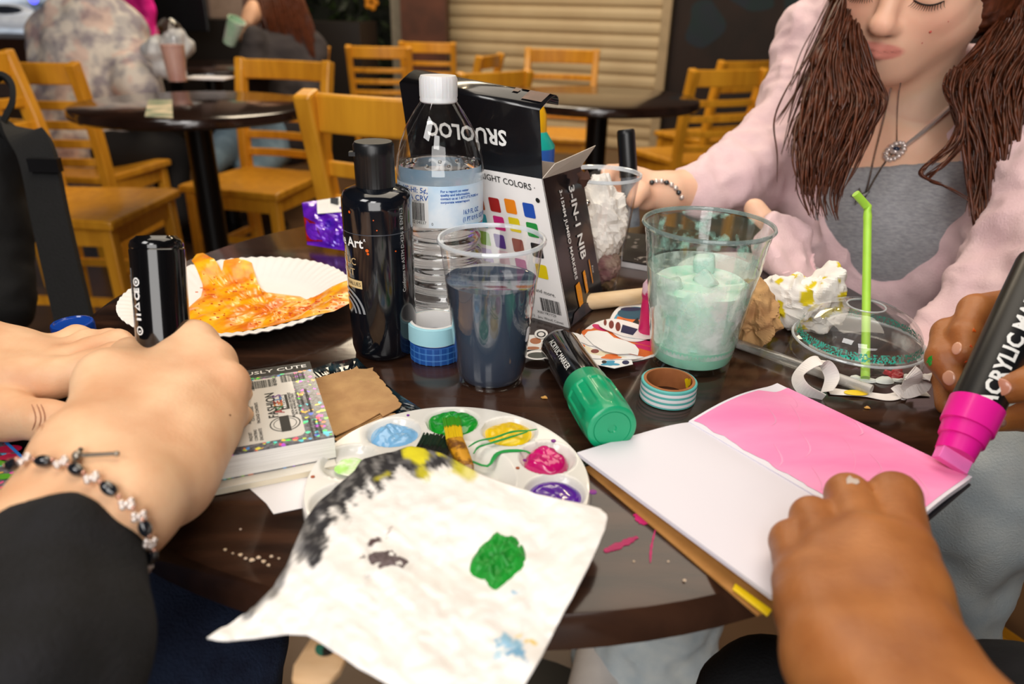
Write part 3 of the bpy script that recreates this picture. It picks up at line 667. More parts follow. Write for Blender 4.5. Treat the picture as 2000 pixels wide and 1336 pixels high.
def W(vf, x, y, l=.0002): return bottle_text(mv(vf, x, y), wb, rl, 0, l)
mo('white_block', W(quadxy(0, 0, .022, .0335), -.0175, .1112, .0001), white_ink, wt, False)
mo('blue_lettering', join(W(text('5c, ME-HI: 5¢,', .0060, 'RIGHT', .0001), -.0065, .1245), W(text('10¢ CA CRV', .0060, 'RIGHT', .0001), -.0065, .1185), *[W(text(s, .0027, 'LEFT', .0001), .0035, .1245-.0029*i) for i, s in enumerate(('For a report on water', 'quality and information,', 'contact us at 1-877-IT\'S PURE or', 'corporate waterreport'))], W(text('16.9 FL OZ', .0054, 'LEFT', .00012, .72), .022, .1065), W(text('(1 PT 0.9 FL OZ) 500mL', .0050, 'LEFT', .00012, .72), .022, .1005)), blue_ink, wt, False, label='blue printed words')
mo('barcode', join(W(bars(26, .017, .0145, 4), -.018, .1075), W(text('78742 04037', .0036), -.018, .0984), W(text('0', .0034), -.0035, .0978), W(text('#69925', .0022), -.016, .1158)), black_ink, wt, False)
dr_ = []
for a, h in ((-.75, .1455), (-.5, .1475), (.1, .1475), (.5, .1478), (.75, .146), (.3, .144), (-.2, .1435), (1.0, .1475)):
    r = .0345; dr_.append(ico(wb+np.array([r*math.sin(a), -r*math.cos(a), h]), (.0016, .0012, .0016), 10, 7))
mo('droplets', join(*dr_), mat('water_drop', '#ffffff', .0, trans=1, ior=1.33), wt)
# ---------------------------------------------------------------- washi tape rolls
def tape(c, r0, r1, h, name, label, mout, mcore, group=None, bands=None, lab2=None):
    t = thing(name, label, 'tape', c, group)
    mo('tape_roll', lathe([(r1-.0012, 0), (r1, .0006), (r1, h-.0006), (r1-.0006, h), (r0+.002, h), (r0+.002, 0)], c, 72), mout, t)
    mo('core', lathe([(r0+.002, .0002), (r0+.002, h+.0004), (r0, h+.0004), (r0, .0002), (r0+.002, .0002)], c, 72), mcore, t)
    if bands: mo('stripes', join(*[lathe([(r1+.00005, a), (r1+.00015, (a+b)/2), (r1+.00005, b)], c, 72) for a, b in bands]), white_paper, t, label=lab2)
    return t
tb = P(851, 694, Z0); tb[2] = Z0
tape(tb, .0155, .0205, .0150, 'washi_tape', 'royal blue grid-patterned tape roll under the pale blue roll', mat('royal_blue_tape', '#1a4f9c', .5, '#154488', 40), mat('white_core', '#eceae8', .7))
gridl = []
for h in (.004, .0046, .0095, .0101): gridl.append(lathe([(.02056, h), (.02062, h+.00015), (.02056, h+.0003)], tb, 72))
for i in range(22):
    for o in (0, .045):
        a = i*2*math.pi/22+o; gridl.append(bottle_text(mv(quadxy(0, 0, .0003, .0146), 0, .0075), tb, .0205, a, .0001))
mo('grid_lines', join(*gridl), mat('light_blue_line', '#4f8fd6', .5), bpy.data.objects['washi_tape'])
tb2 = P(849, 645, Z0+.0152+.0145); tb2[0:2] = tb[:2]+np.array([-.0006, .0022]); tb2[2] = Z0+.0156
tape(tb2, .0175, .0215, .0150, 'washi_tape', 'pale blue tape roll stacked on the royal blue roll', mat('pale_blue_tape', '#9fd0dc', .55, '#97c9d6', 40), mat('white_core', '#eceae8', .7))
ts = P(1303, 776, Z0); ts[2] = Z0
tape(ts, .0165, .0202, .0148, 'washi_tape', 'teal and white striped tape roll near the green cap marker', mat('teal_tape', '#63b9b4', .5, '#58aea9', 40), mat('kraft_core', '#a8683a', .7, '#96592f', 80), None, [(.0018, .0042), (.0060, .0084), (.0102, .0124)], 'white stripes')
yp = mat('yellow_paint', '#f0cf10', .3, '#e3bd05', 50, coat=.4)
mo('yellow_smudge', join(oncyl(mv(blob([(.003*math.cos(a)*(1+.3*math.sin(3*a)), .0042*math.sin(a)) for a in np.linspace(0, 6.28, 20)], 0, .0004, 4, .2, 30), .000, .009), ts, (0, 0, 1), .0165, math.pi/2+.35, (0, -1, 0), -.0006), oncyl(mv(blob([(.002*math.cos(a), .003*math.sin(a)) for a in np.linspace(0, 6.28, 20)], 0, .0004, 4, .2, 30), -.006, .012), ts, (0, 0, 1), .0165, math.pi/2+.5, (0, -1, 0), -.0006)), yp, [o for o in bpy.data.objects if o.name.startswith('washi_tape')][2], label='yellow paint smudge inside the roll')
# ---------------------------------------------------------------- cup of dark water
cb_ = P(958, 738, Z0); cb_[2] = Z0
cu_ = thing('plastic_cup', 'clear plastic cup of black paint water in front of the water bottle', 'cup', cb_)
mo('cup_wall', lathe([(0, .0025), (.021, .0025), (.0238, 0), (.0245, .001), (.0245, .006), (.0262, .012), (.0335, .082), (.0362, .104), (.0366, .110)], cb_, 80), clear_pl, cu_)
mo('rim', lathe([(.0362, .1085), (.0378, .1085), (.0385, .1098), (.0378, .1115), (.0364, .1115), (.0358, .110), (.0362, .1085)], cb_, 80), clear_bright, cu_)
mo('dark_water', lathe([(0, .003), (.022, .003), (.0242, .006), (.0257, .0115), (.0326, .0785), (.0333, .081), (.031, .0797), (0, .0795)], cb_, 80), mat('black_paint_water', '#3c4859', .06, '#354051', 14, coat=.8), cu_)
mo('blue_rim_stain', lathe([(.0387, .109), (.0388, .1105), (.0383, .1117)], cb_, 200), clear('rim_stain', film=(0, 1), ns=32, lo=.62, hi=.66, fcol='#58a8d8'), cu_)
mo('white_chip', bottle_text(mv(quadxy(0, 0, .005, .012, .002), 0, .043), cb_, lambda h: .0262+(h-.012)*.1043, 1.15, .0003), white_paper, cu_, False)
# ---------------------------------------------------------------- marker box
BR = P(1113, 642, Z0); BB = P(1180, 590, Z0); BR[2] = BB[2] = Z0
uf = nrm(np.array([-.825, .565, 0])); us = nrm(BB-BR); wl, dp = .148, np.linalg.norm(BB-BR)
lean = uf*.035; HB = .128
T1 = BR+lean+np.array([0, 0, HB]); T0 = T1+uf*wl; B0 = BR+uf*wl
TB = BB+lean+np.array([0, 0, HB-.002]); TB0 = TB+uf*wl; BB0 = BB+uf*wl
bx = thing('marker_box', 'open black and white cardboard marker box with its lid flap folded up', 'box', (BR+BB0)/2)
card_w = mat('white_card', '#efecea', .45, '#e8e4e2', 6); card_b = mat('black_card', '#121216', .2, '#0d0d10', 6, coat=.35); card_i = mat('inner_card', '#cfc4b8', .8)
def quad_t(a, b, c, d, t=.0006):
    n = nrm(np.cross(np.asarray(b)-a, np.asarray(d)-a))*t; q = np.array([a, b, c, d]); return hexa(q-n, q)
mo('front_panel', quad_t(B0, BR, T1, T0), card_w, bx, False)
mo('side_panel', quad_t(BR, BB, TB, T1), card_b, bx, False)
mo('back_panel', quad_t(BB, BB0, TB0, TB), card_i, bx, False)
mo('left_panel', quad_t(BB0, B0, T0, TB0), card_b, bx, False)
mo('bottom_panel', quad_t(B0, BB0, BB, BR), card_b, bx, False)
lu = np.array([uf[0]*.10, uf[1]*.10, 1.0])*.055; lu0 = np.array([uf[0]*.10, uf[1]*.10, 1.0])*.066; lb = np.array([uf[1], -uf[0], 0]); lb = -lb if lb[1] < 0 else lb
L0, L1 = T0+lu0+uf*.004, T1+lu
mo('lid_flap', quad_t(T0, T1, L1, L0), card_b, bx, False, label='upright black lid flap')
cv = [np.array([0, 0, 0])+lb*(.030*math.sin(t*1.75))+np.array([0, 0, .010*math.sin(t*3.0)]) for t in np.linspace(0, 1, 8)]
V = [L0+uf*(-.004*math.sin(i))*0+c for i, c in enumerate(cv)]+[L1-uf*.0+c for c in cv]
mo('tuck_flap', (np.array(V), [(i, i+8, i+9, i+1) for i in range(7)]), card_b, bx, True); mod(bpy.data.objects['tuck_flap'], 'SOLIDIFY', thickness=.0007)
mo('brown_paint', (lambda q: (q[0], q[1]))(join(*[(np.array([L1+(L0-L1)/wl*x0+c0, L1+(L0-L1)/wl*x1+c0, L1+(L0-L1)/wl*x1+c1, L1+(L0-L1)/wl*x0+c1])+np.array([0, 0, .0012]), [(0, 1, 2, 3)]) for x0, x1, c0, c1 in ((.003, .022, cv[1], cv[3]), (.002, .03, cv[3], cv[5]), (.006, .024, cv[5], cv[7]), (.03, .036, cv[2], cv[3]))])), mat('brown_paint', '#5d3a2c', .4, '#47291d', 90), bx, False, label='brown paint smear on the lid edge')
e0 = T1+np.array([0, 0, .002]); e1 = TB
mo('side_flap', quad_t(T1, TB, TB+np.array([.012, -.004, .020]), T1+(TB-T1)*.12+np.array([.006, -.002, .012])), card_i, bx, False); 
mo('torn_edge', ico(TB-us*.018-uf*.012+np.array([0, 0, -.006]), (.006, .004, .007), 9, 6, lambda d: 1+.3*math.sin(9*d[0]+5*d[2])), mat('torn_brown', '#4a2c20', .8), bx)
# art on the box
ufn = -uf; up1 = nrm(T1-BR)
def onfront(vf, x, z, l=.0007):   # x from the right front edge to the left, z up the leaning edge
    v = np.array(vf[0]); k = np.linalg.norm(T1-BR); return BR+ufn*(v[:, :1]-x)+up1*(v[:, 1:2]+z)+nrm(np.cross(ufn, up1))*l, vf[1]
k_ = np.linalg.norm(T1-BR)
sw = [('#a81f1d', 967, 400), ('#f28a12', 998, 403), ('#1e4fb0', 1034, 411), ('#d2247c', 976, 436), ('#e6d018', 1006, 439), ('#23923f', 1041, 449), ('#5d3a8e', 977, 471), ('#8a4a44', 1013, 480), ('#1c1d22', 1050, 489), ('#e8c8d0', 985, 503), ('#b87f9e', 1019, 519), ('#e9cf12', 1059, 530), ('#b0521c', 936, 395), ('#2f9fae', 942, 430), ('#7fb43c', 948, 465), ('#c7b8e0', 953, 498)]
nfr = nrm(np.cross(ufn, up1))
for i, (c, x, z_) in enumerate(sw):
    d = ray(x, z_); q = CP+d*(((BR-CP) @ nfr)/(d @ nfr))-BR; x = -(q @ ufn-(q @ up1)*(ufn @ up1))/(1-(ufn @ up1)**2); z_ = (q @ up1-(q @ ufn)*(ufn @ up1))/(1-(ufn @ up1)**2)
    mo('colour_swatch', onfront(quadxy(0, 0, .0118, .0128, .0016), x, z_), mat('swatch_'+c[1:], c, .4), bx, False)
mo('lettering', join(onfront(mv(text('12 BRIGHT COLORS ·', .0076, 'RIGHT', .00008), 0, 0, -3), .0085, .1235), onfront(mv(text('Fabric, and more.', .0052, 'RIGHT'), 0, 0, -3), .0085, .0285), onfront(bars(22, .021, .0125, 8), .0160, .0170), onfront(text('X001YRYY29', .0036, 'RIGHT'), .0120, .0085), onfront(text('12 ...Jars, Wood, Canvas', .0034, 'RIGHT'), .0055, .0035)), black_ink, bx, False, label='black printing on the white panel')
mo('ink_dab', onfront(mv(ring2(0, 0, 0, .0022, 10), 0, 0), .0085, .1135), black_ink, bx, False)
sun = nrm(L1-T1); fc = (T0+T1+L0+L1)/4
nf = nrm(np.cross(ufn, sun))
def on_flat(px, py, o, n):
    d = ray(px, py); return CP+d*(((np.asarray(o)-CP) @ n)/(d @ n))
v_, f_ = mv(text('SRUOLOC', .0178, 'CENTER', .0005, 1.08), 0, 0, 180)
fc = on_flat(910, 258, T1, nf)
mo('lid_lettering', (fc+ufn*v_[:, :1]+sun*v_[:, 1:2]+nf*.0009, f_), white_ink, bx, False, label='upside-down white COLOURS on the lid flap')
usn = us; ups = nrm((T1-BR)+(TB-BB))
def onside(vf, y, z): v = np.array(vf[0]); return BR+usn*(v[:, :1]+y)+ups*(v[:, 1:2]+z)+nrm(np.cross(usn, ups))*.0008, vf[1]
mo('side_lettering', join(onside(mv(text('3-IN-1 NIB', .0150, 'CENTER', .0003, 1.0), 0, 0, -90), .048, .085), onside(mv(text('3-15MM JUMBO MARKERS', .0072, 'CENTER', .0001), 0, 0, -90), .027, .078)), white_ink, bx, False, label='white sideways words on the black side')
brush_sh = [(-.004, -.011), (.004, -.0095), (.005, .004), (.0035, .011), (-.0045, .0095), (-.005, -.002)]
org_ink = mat('orange_print', '#f29a14', .5)
mo('orange_strokes', join(onside((np.array([(x, y, 0) for x, y in brush_sh]), [tuple(range(6))]), .028, .023), onside((np.array([(x*.55, y, 0) for x, y in brush_sh]), [tuple(range(6))]), .044, .030), onside((np.array([(x*.18, y*1.1, 0) for x, y in brush_sh]), [tuple(range(6))]), .058, .036)), org_ink, bx, False)
mo('stroke_lettering', join(*[onside(mv(text(s, .0042), 0, 0, -90), a+.0004, b) for s, a, b in (('Jumbo', .028, .022), ('Medium', .0445, .029), ('Fine', .062, .037))]), white_ink, bx, False)
mo('picture_patch', onside((np.array([(x, y, 0) for x, y in ((.004, .002), (.070, .002), (.071, .012), (.05, .009), (.03, .013), (.012, .010))]), [tuple(range(6))]), 0, 0), mat('muted_art', '#5a4a4a', .4, '#26303a', 60), bx, False)
mk = thing('marker', 'marker with an orange cap standing inside the open marker box', 'marker', BR+us*.03+uf*.03)
mc_ = BR+us*.036+uf*.022+np.array([0, 0, .0012])
mo('barrel', lathe([(0, 0), (.014, 0), (.0145, .001), (.0145, .085), (0, .085)], mc_, 32, axis=nrm(lean+np.array([0, 0, HB]))), black_gloss, mk)
mo('cap', lathe([(.0146, .085), (.0165, .086), (.016, .118), (.0145, .121), (0, .121)], mc_, 32, axis=nrm(lean+np.array([0, 0, HB]))), mat('orange_cap', '#f2960f', .3), mk)
# squeeze bottle behind the box
yb = P(1040, 470, Z0); yb[2] = Z0
yt = thing('paint_bottle', 'yellow-capped teal and blue paint bottle peeking out behind the marker box', 'bottle', yb)
yh = .100
mo('bottle_body', lathe([(0, 0), (.02, 0), (.022, .003), (.022, .115), (.012, .130), (0, .130)], yb, 40), mat('teal_paint_bottle', '#20b3a6', .3), yt)
mo('label', lathe([(.0222, .02), (.0222, .112)], yb, 40), mat('blue_label', '#2c6fd0', .4, '#2660c4', 20), yt)
mo('cap', lathe([(.012, .130), (.0115, .148), (.0075, .158), (0, .158)], yb, 32), mat('yellow_cap', '#eeb20e', .35), yt)
# cup of tissues behind the box
tcb = P(1160, 552, Z0); tcb[2] = Z0
tcup = thing('plastic_cup', 'clear plastic cup stuffed with used tissues behind the marker box', 'cup', tcb)
mo('cup_wall', lathe([(0, .002), (.0235, .001), (.0245, .003), (.036, .104), (.0375, .112)], tcb, 64), clear('cloudy_plastic', (.97, .96, .95), .08), tcup)
mo('rim', lathe([(.0372, .110), (.039, .111), (.039, .114), (.0372, .1135), (.0372, .110)], tcb, 64), clear_bright, tcup)
tis = thing('tissue', 'crumpled white tissues stuffed in the clear cup behind the marker box', 'tissue', tcb+np.array([0, 0, .003]))
def crumple(c, r, amp=.35, sc=30, n=60, m=40, seed=0):
    c = np.asarray(c, float); off = np.array([seed*3.1, seed*1.7, seed*.9])
    def fn(d):
        q = np.array([d])*.03*r/.03*1.0+off*.1
        return 1+amp*(1-2*abs(float(noise(np.array([d*.9+off]), .55, 3)[0])))*.8
    V, F = ico((0, 0, 0), r, n, m); dd = V/np.maximum(np.linalg.norm(V, axis=1), 1e-9)[:, None]
    un = dd
    f = 1+amp*(1-2.2*np.abs(noise(un+off, sc*.018, 3)))+amp*.35*(1-2*np.abs(noise(un*1.0+off*2, sc*.045, 2)))
    return c+V*f[:, None], F
mo('crumpled_sheet', crumple(tcb+np.array([0, 0, .062]), (.026, .026, .044), .16, 40, 60, 40, 1), tissue, tis, False)
mo('crumpled_sheet', crumple(tcb+np.array([.004, -.004, .022]), (.019, .019, .018), .15, 40, 40, 30, 2), mat('stained_tissue', '#b8a596', .9, '#8a5f63', 60), tis, False)
mo('metal_charm', ico(tcb+np.array([-.016, -.034, .092]), .0035, 10, 8), silver, tcup)
# ---------------------------------------------------------------- mint drink cup with ice
gc = P(1347, 703, Z0); gc[2] = Z0
gt = thing('drink_cup', 'large clear cup with mint green slush and ice at the right of the table', 'cup', gc)
gprof = [(0, .004), (.027, .0035), (.0298, 0), (.0312, .001), (.0318, .006), (.033, .0095), (.0425, .079), (.0430, .0805), (.0436, .084), (.0437, .0885), (.0444, .0915), (.0447, .0965), (.0455, .0995), (.0458, .104), (.0466, .107), (.0472, .113)]
mo('cup_wall', lathe(gprof, gc, 96), clear('cup_grey_tint', (.93, .96, .95), .04), gt)
mo('rim', lathe([(.0470, .1125), (.0486, .112), (.0496, .1135), (.0490, .1152), (.0474, .1152), (.0468, .114), (.0470, .1125)], gc, 96), clear('cup_rim', (.72, .78, .78), .05, film=(.3, .45), fcol='#9fb3b0'), gt)
mo('mint_liquid', lathe([(0, .0045), (.0275, .0045), (.0309, .006), (.0322, .0105), (.0338, .0205), (.031, .0212), (.02, .019), (0, .0195)], gc, 64), mat('mint_milk', '#b2e6cf', .35, '#9fdcc2', 20, sss=.2), gt)
mo('frosted_film', lathe([(.0329, .0145), (.0345, .026), (.0372, .046), (.0402, .068), (.0419, .0795)], gc, 96), clear('mint_film', (.9, .97, .94), .12, film=(.15, .85), ns=46, lo=.42, hi=.64, fcol='#f0f8f3'), gt)
mo('mint_splash', lathe([(.0424, .0812), (.0432, .0885), (.0441, .0962), (.0451, .103), (.0462, .112)], gc, 96), clear('mint_splash_film', (1, 1, 1), .1, film=(.04, .55), ns=70, lo=.53, hi=.66, fcol='#b2e4d5'), gt)
mo('slush', lathe([(0, .0195), (.031, .0205), (.0322, .026), (.0352, .046), (.0385, .066), (.033, .070), (.02, .067), (.01, .071), (0, .069)], gc, 48, rmod=lambda r, h, a, j: (r*(1-.05*(1+math.sin(5*a+h*160))*(.021 < h < .069)), h)), mat('mint_slush', '#e2f3ea', .3, '#b4e2cf', 55, sss=.3, lo=.4, hi=.62, bump=.4, bs=90), gt)
ice_m = mat('ice', '#e2f1ea', .15, '#b9e2d1', 40, trans=.25, ior=1.15, coat=.3)
def ice_cube():
    v, f = box((0, 0, 0), (.02, .02, .02)); return v, f
ic = None
for i in range(13):
    r_ = random.Random(i+5); lv = i//5; a = i*2.4; rad = (.021+.004*lv if i % 5 else .006); z_ = .032+lv*.0175+(i % 3)*.003
    if ic is None:
        v, f = ice_cube(); ic = mo('ice_cube', (v, f), ice_m, None, True, 'translucent ice cubes heaped inside the mint drink cup', 'ice', 'ice cubes in the mint drink'); bev(ic, .004, 3); o = ic; me = o.data
        me.transform(Matrix.Translation((0, 0, -.01)))
    else: o = ic.copy(); COL.objects.link(o)
    o.location = (gc[0]+rad*math.cos(a), gc[1]+rad*math.sin(a), Z0+z_); o.rotation_euler = (r_.uniform(-.6, .6), r_.uniform(-.6, .6), r_.uniform(0, 3)); s = r_.uniform(.72, .95); o.scale = (s, s, s*.9)
# ---------------------------------------------------------------- markers
def marker_green():
    A = P(1092, 676, Z0+.0162); B = P(1196, 838, Z0+.0182); ax = nrm(B-A); L = np.linalg.norm(B-A); A = A.copy()
    t = thing('marker', 'black marker with a green cap lying on the table beside the striped tape', 'marker', (A+B)/2)
    s = .55*L
    mo('barrel', lathe([(0, 0), (.0135, 0), (.0152, .0015), (.0157, .006), (.0160, s), (.0158, s+.006)], A, 48, axis=ax), black_gloss, t)
    gm = mat('green_cap', '#12a572', .28, '#0f9a69', 10, coat=.3)
    def gr(r, h, a, j):
        fl = abs(math.sin(a*5)); return (r-(.0011*(fl > .55) if s+.017 < h < L-.012 else 0), h)
    mo('cap', lathe([(.0160, s), (.0164, s+.0008), (.0166, s+.012), (.0174, s+.014), (.0174, s+.0165), (.0174, s+.0175), (.0174, s+.03), (.0173, L-.0135), (.0172, L-.0115), (.0168, L-.004), (.0162, L-.0008), (.0148, L), (.0125, L), (.0122, L-.0006), (.0119, L), (.003, L), (.0024, L-.0009), (0, L-.0009)], A, 120, axis=ax, rmod=gr), gm, t)
    x0 = nrm(np.array([.6, -.1, .8]))
    mo('lettering', oncyl(mv(text('ACRYLIC MARKER', .006), 0, s*.55, 90), A, ax, .0160, .75, (0, 0, 1), .0003), white_ink, t, False)
marker_green()
def jumbo(name, label, T, B, R, capm, rings):
    pass
# ---------------------------------------------------------------- stickers
def ell(px, py, rx, ry, n=40, wob=0, ph=0, rot=0):
    o = []
    for a in np.linspace(0, 2*math.pi, n, endpoint=False):
        f = 1+wob*math.sin(3*a+ph)+wob*.6*math.sin(5*a+2*ph); x, y = rx*f*math.cos(a), ry*f*math.sin(a)
        c, s = math.cos(rot), math.sin(rot); o.append((px+x*c-y*s, py+x*s+y*c))
    return o
stk_n = [0]
vinyl = mat('white_vinyl', '#f3f1f0', .3, '#eceae8', 20)
def sticker(outl, label, inner):
    z = Z0+.0004+.0009*stk_n[0]; stk_n[0] += 1
    o = [P(x, y, z)[:2] for x, y in outl]; v, f = plate(o, z, .0004)
    c = v.mean(0); t = thing('sticker', label, 'sticker', (c[0], c[1], z)); mo('backing', (v, f), vinyl, t, False)
    for k, (poly, mm) in enumerate(inner):
        q = [P(x, y, z+.0004)[:2] for x, y in poly]; mo('print', plate(q, z+.0004+.00003*k, .00004), mm, t, False)
c_or, c_pk, c_bk, c_bl, c_nv, c_rd, c_tl, c_cr = [mat('ink_'+n, h, .35) for n, h in (('orange', '#e8742f'), ('pink', '#d42a6c'), ('black', '#17131a'), ('sky', '#3f9cc0'), ('navy', '#1c2450'), ('brick', '#7c2f26'), ('deep_teal', '#17506a'), ('cream', '#efe3c4'))]
sticker(ell(1217, 665, 88, 43, wob=.02), 'large round sunset sticker with pink bands and palm shapes under the other stickers',
        [(ell(1217, 666, 80, 37), c_or), ([(1180, 640), (1262, 640), (1290, 655), (1290, 682), (1240, 668)], c_bk), (ell(1255, 668, 34, 5, rot=.25), c_pk), (ell(1262, 680, 30, 4, rot=.25), c_pk), (ell(1150, 650, 14, 7), c_or), (ell(1172, 640, 16, 5, rot=.3), c_pk)])
sticker(ell(1240, 630, 50, 38, wob=.015), 'round blue and orange seascape sticker leaning on the pink marker cap',
        [(ell(1240, 630, 42, 31), c_bl), ([(1206, 618)]+ell(1240, 630, 42, 31)[0:1]+[(1282, 638)]+[(1275, 648), (1258, 657), (1240, 661), (1222, 657), (1207, 645), (1199, 634)], c_or), (ell(1240, 612, 34, 12), c_tl), ([(1215, 623), (1235, 630), (1246, 620), (1248, 629), (1262, 630), (1270, 624), (1265, 636), (1240, 637)], c_bk), (ell(1232, 604, 20, 4), c_nv)])
sticker(ell(1222, 643, 50, 15, wob=.08, rot=.25), 'white sticker with red stripes and a navy starred patch',
        [(ell(1194, 634, 5, 8), c_rd), (ell(1207, 638, 5, 9), c_rd), (ell(1182, 630, 3, 6), c_rd), ([(1216, 634), (1246, 643), (1236, 655), (1212, 649)], c_nv)])
sticker([(1022, 655), (1052, 655), (1064, 662), (1060, 684), (1026, 684), (1020, 668)], 'white sticker with two brown ovals beside the cup of dark water', [(ell(1046, 666, 11, 6), mat('ink_tan', '#b9744c', .4)), (ell(1040, 680, 14, 3), mat('ink_tan', '#b9744c', .4))])
sticker(ell(1057, 653, 13, 9), 'small white ring-shaped sticker beside the marker box corner', [(ell(1057, 653, 9, 6), c_bk), (ell(1057, 653, 6, 4), vinyl)])
sticker(ell(1050, 694, 26, 9, wob=.03), 'dark grey oval sticker with a white edge below the marker tail', [(ell(1050, 694, 20, 6), mat('ink_grey', '#4b4f4a', .4))])
sticker([(1128, 682), (1170, 700), (1216, 702), (1232, 698), (1236, 712), (1200, 720), (1170, 714), (1140, 704)], 'white sticker with small blue figures at the front of the pile', [(ell(1192, 710, 14, 5, wob=.3), c_bl), (ell(1222, 708, 7, 4), c_nv), (ell(1180, 707, 5, 3), c_bk)])
sticker([(1108, 652), (1135, 660), (1180, 684), (1258, 698), (1240, 702), (1190, 702), (1150, 700)], 'cream and orange flower sticker below the blank white one', [([(1125, 666), (1160, 682), (1225, 698), (1190, 699), (1150, 690)], c_cr), (ell(1194, 697, 18, 5, wob=.15), c_or), (ell(1162, 686, 8, 4), c_rd), (ell(1138, 676, 5, 3), c_or)])
sticker([(1098, 646), (1128, 652), (1152, 664), (1168, 677), (1150, 675), (1126, 665)], 'narrow blank white sticker back beside the marker tail', [])
sticker([(1141, 656), (1148, 648), (1166, 646), (1186, 649), (1199, 660), (1222, 666), (1240, 674), (1248, 684), (1246, 694), (1232, 691), (1205, 692), (1180, 686), (1158, 673)], 'blank white cloud-shaped sticker back on top of the pile', [])
# wooden stick, pink cap, notebook and striped plate at the back
ws0, ws1 = P(1165, 588, Z0+.008), P(1262, 577, Z0+.008); wd_ = nrm(ws1-ws0)
mo('wooden_stick', lathe([(0, 0), (.007, 0), (.0078, .002), (.0078, .098), (0, .098)], ws0-wd_*.03, 24, axis=wd_), mat('pale_wood', '#e3c7a0', .55, '#d5b284', 12, stretch=(1, 9, 9)), None, True, 'pale wooden brush handle lying behind the marker box', 'stick')
pm0 = P(1266, 652, Z0); pm0[2] = Z0
pe = thing('marker', 'bright pink marker with a pale cap standing behind the mint drink cup', 'marker', pm0)
mo('barrel', lathe([(0, 0), (.0085, 0), (.009, .002), (.0085, .034), (0, .034)], pm0, 32), mat('hot_pink_plastic', '#e0286e', .35), pe)
mo('cap', lathe([(.0085, .034), (.0093, .036), (.0090, .046), (.005, .052), (0, .052)], pm0, 32), mat('pale_pink_plastic', '#e9c4d2', .35, '#c82868', 60, lo=.5, hi=.55), pe)
nk = thing('notebook', 'black notebook with pale leaf shapes at the back of the table under the girl\'s hand', 'notebook', P(1235, 500, Z0))
q_ = np.array([P(1185, 516, Z0), P(1320, 540, Z0), P(1330, 478, Z0), P(1195, 462, Z0)]); q_[:, 2] = Z0+.0002
mo('pages', hexa(q_+[0, 0, 0], q_+[0, 0, .006]), white_paper, nk, False); mo('cover', hexa(q_+[0, 0, .0061], q_+[0, 0, .0075]), mat('black_cover', '#17161a', .5), nk, False)
lf = []
for i in range(26):
    u, v = random.random(), random.random(); c = q_[0]*(1-u)*(1-v)+q_[1]*u*(1-v)+q_[2]*u*v+q_[3]*(1-u)*v; a = random.random()*3
    lf.append((np.array([c+np.array([.005*math.cos(a+t)*(1 if k % 2 == 0 else .45), .005*math.sin(a+t)*(1 if k % 2 == 0 else .45), .0077]) for k, t in enumerate(np.linspace(0, 6.28, 4, endpoint=False))]), [(0, 1, 2, 3)]))
mo('leaf_pattern', join(*lf), mat('leaf_print', '#a59d97', .6), nk, False)
pc2 = P(1478, 556, Z0); pc2[2] = Z0
sp = thing('paper_plate', 'white plate with black brush strokes partly under the pink sleeve', 'plate', pc2)
mo('plate_body', lathe([(0, .001), (.06, .001), (.066, .003), (.082, .009), (.084, .0085), (.066, .0015), (0, .0002)], pc2, 96), white_plastic, sp)
bp_ = []
for i in range(14):
    y = 528+i*2.6; bp_.append(plate([P(1480-8*random.random(), y, Z0)[:2], P(1575+14*random.random(), y-1, Z0)[:2], P(1578+14*random.random(), y+2.2, Z0)[:2], P(1478, y+2.2, Z0)[:2]], Z0+.0035+.0002*i, .0003))
mo('black_strokes', join(*bp_), mat('dry_black_paint', '#241d20', .5, '#4a3f40', 90), sp, False)
# ---------------------------------------------------------------- dome lid, straws, wrapper, crumpled paper
dl = P(1668, 694, Z0); dl[2] = Z0
dt = thing('dome_lid', 'clear plastic dome lid lying on the table with a green straw through it', 'lid', dl)
R_ = .0515
dp_ = [(R_-.002, 0), (R_, .0008), (R_+.0006, .003), (R_-.0005, .0105), (R_-.0015, .0125), (R_-.0005, .0135), (R_-.001, .0155), (R_-.003, .0165)]
for t in np.linspace(.0, 1.18, 14): dp_.append(((R_-.0035)*math.cos(t)**.92, .017+.030*math.sin(t)))
dp_ += [(.0165, .0450), (.0148, .0452), (.0140, .0440)]
mo('dome', lathe(dp_, dl, 120, rmod=lambda r, h, a, j: (r-(.0007*(math.sin(a*44) > 0) if j in (2, 3) else 0), h)), clear('lid_plastic', (.97, .97, .97), .03, film=(.03, .4), ns=30, lo=.58, hi=.70, fcol='#e3ece8'), dt)
mo('lid_rim', join(tube([dl+np.array([(R_-.0004)*math.cos(a), (R_-.0004)*math.sin(a), .0142]) for a in np.linspace(0, 6.283, 90, endpoint=False)], .0011, 6, closed=True), tube([dl+np.array([.0146*math.cos(a), .0146*math.sin(a), .0449]) for a in np.linspace(0, 6.283, 40, endpoint=False)], .0007, 6, closed=True)), clear_bright, dt)
mo('teal_residue', lathe([(R_-.0028, .0160), (R_-.0036, .0185), (R_-.0048, .0225)], dl, 120), clear('teal_speckle', (1, 1, 1), .2, film=(0, 1), ns=650, lo=.46, hi=.54, fcol='#3fb7a2'), dt)
mo('white_foam', join(*[blob([(dl[0]+.047*math.cos(b)+.0065*math.cos(t)*s, dl[1]+.047*math.sin(b)+.004*math.sin(t)*s) for t in np.linspace(0, 6.28, 20)], Z0+.0004, .0025, 5, .5, 30) for b, s in ((-1.75, 1.0), (-1.5, 1.2), (-1.25, .8), (-1.95, .8), (-1.05, .9))]), mat('foam_white', '#e9eeea', .7), dt)
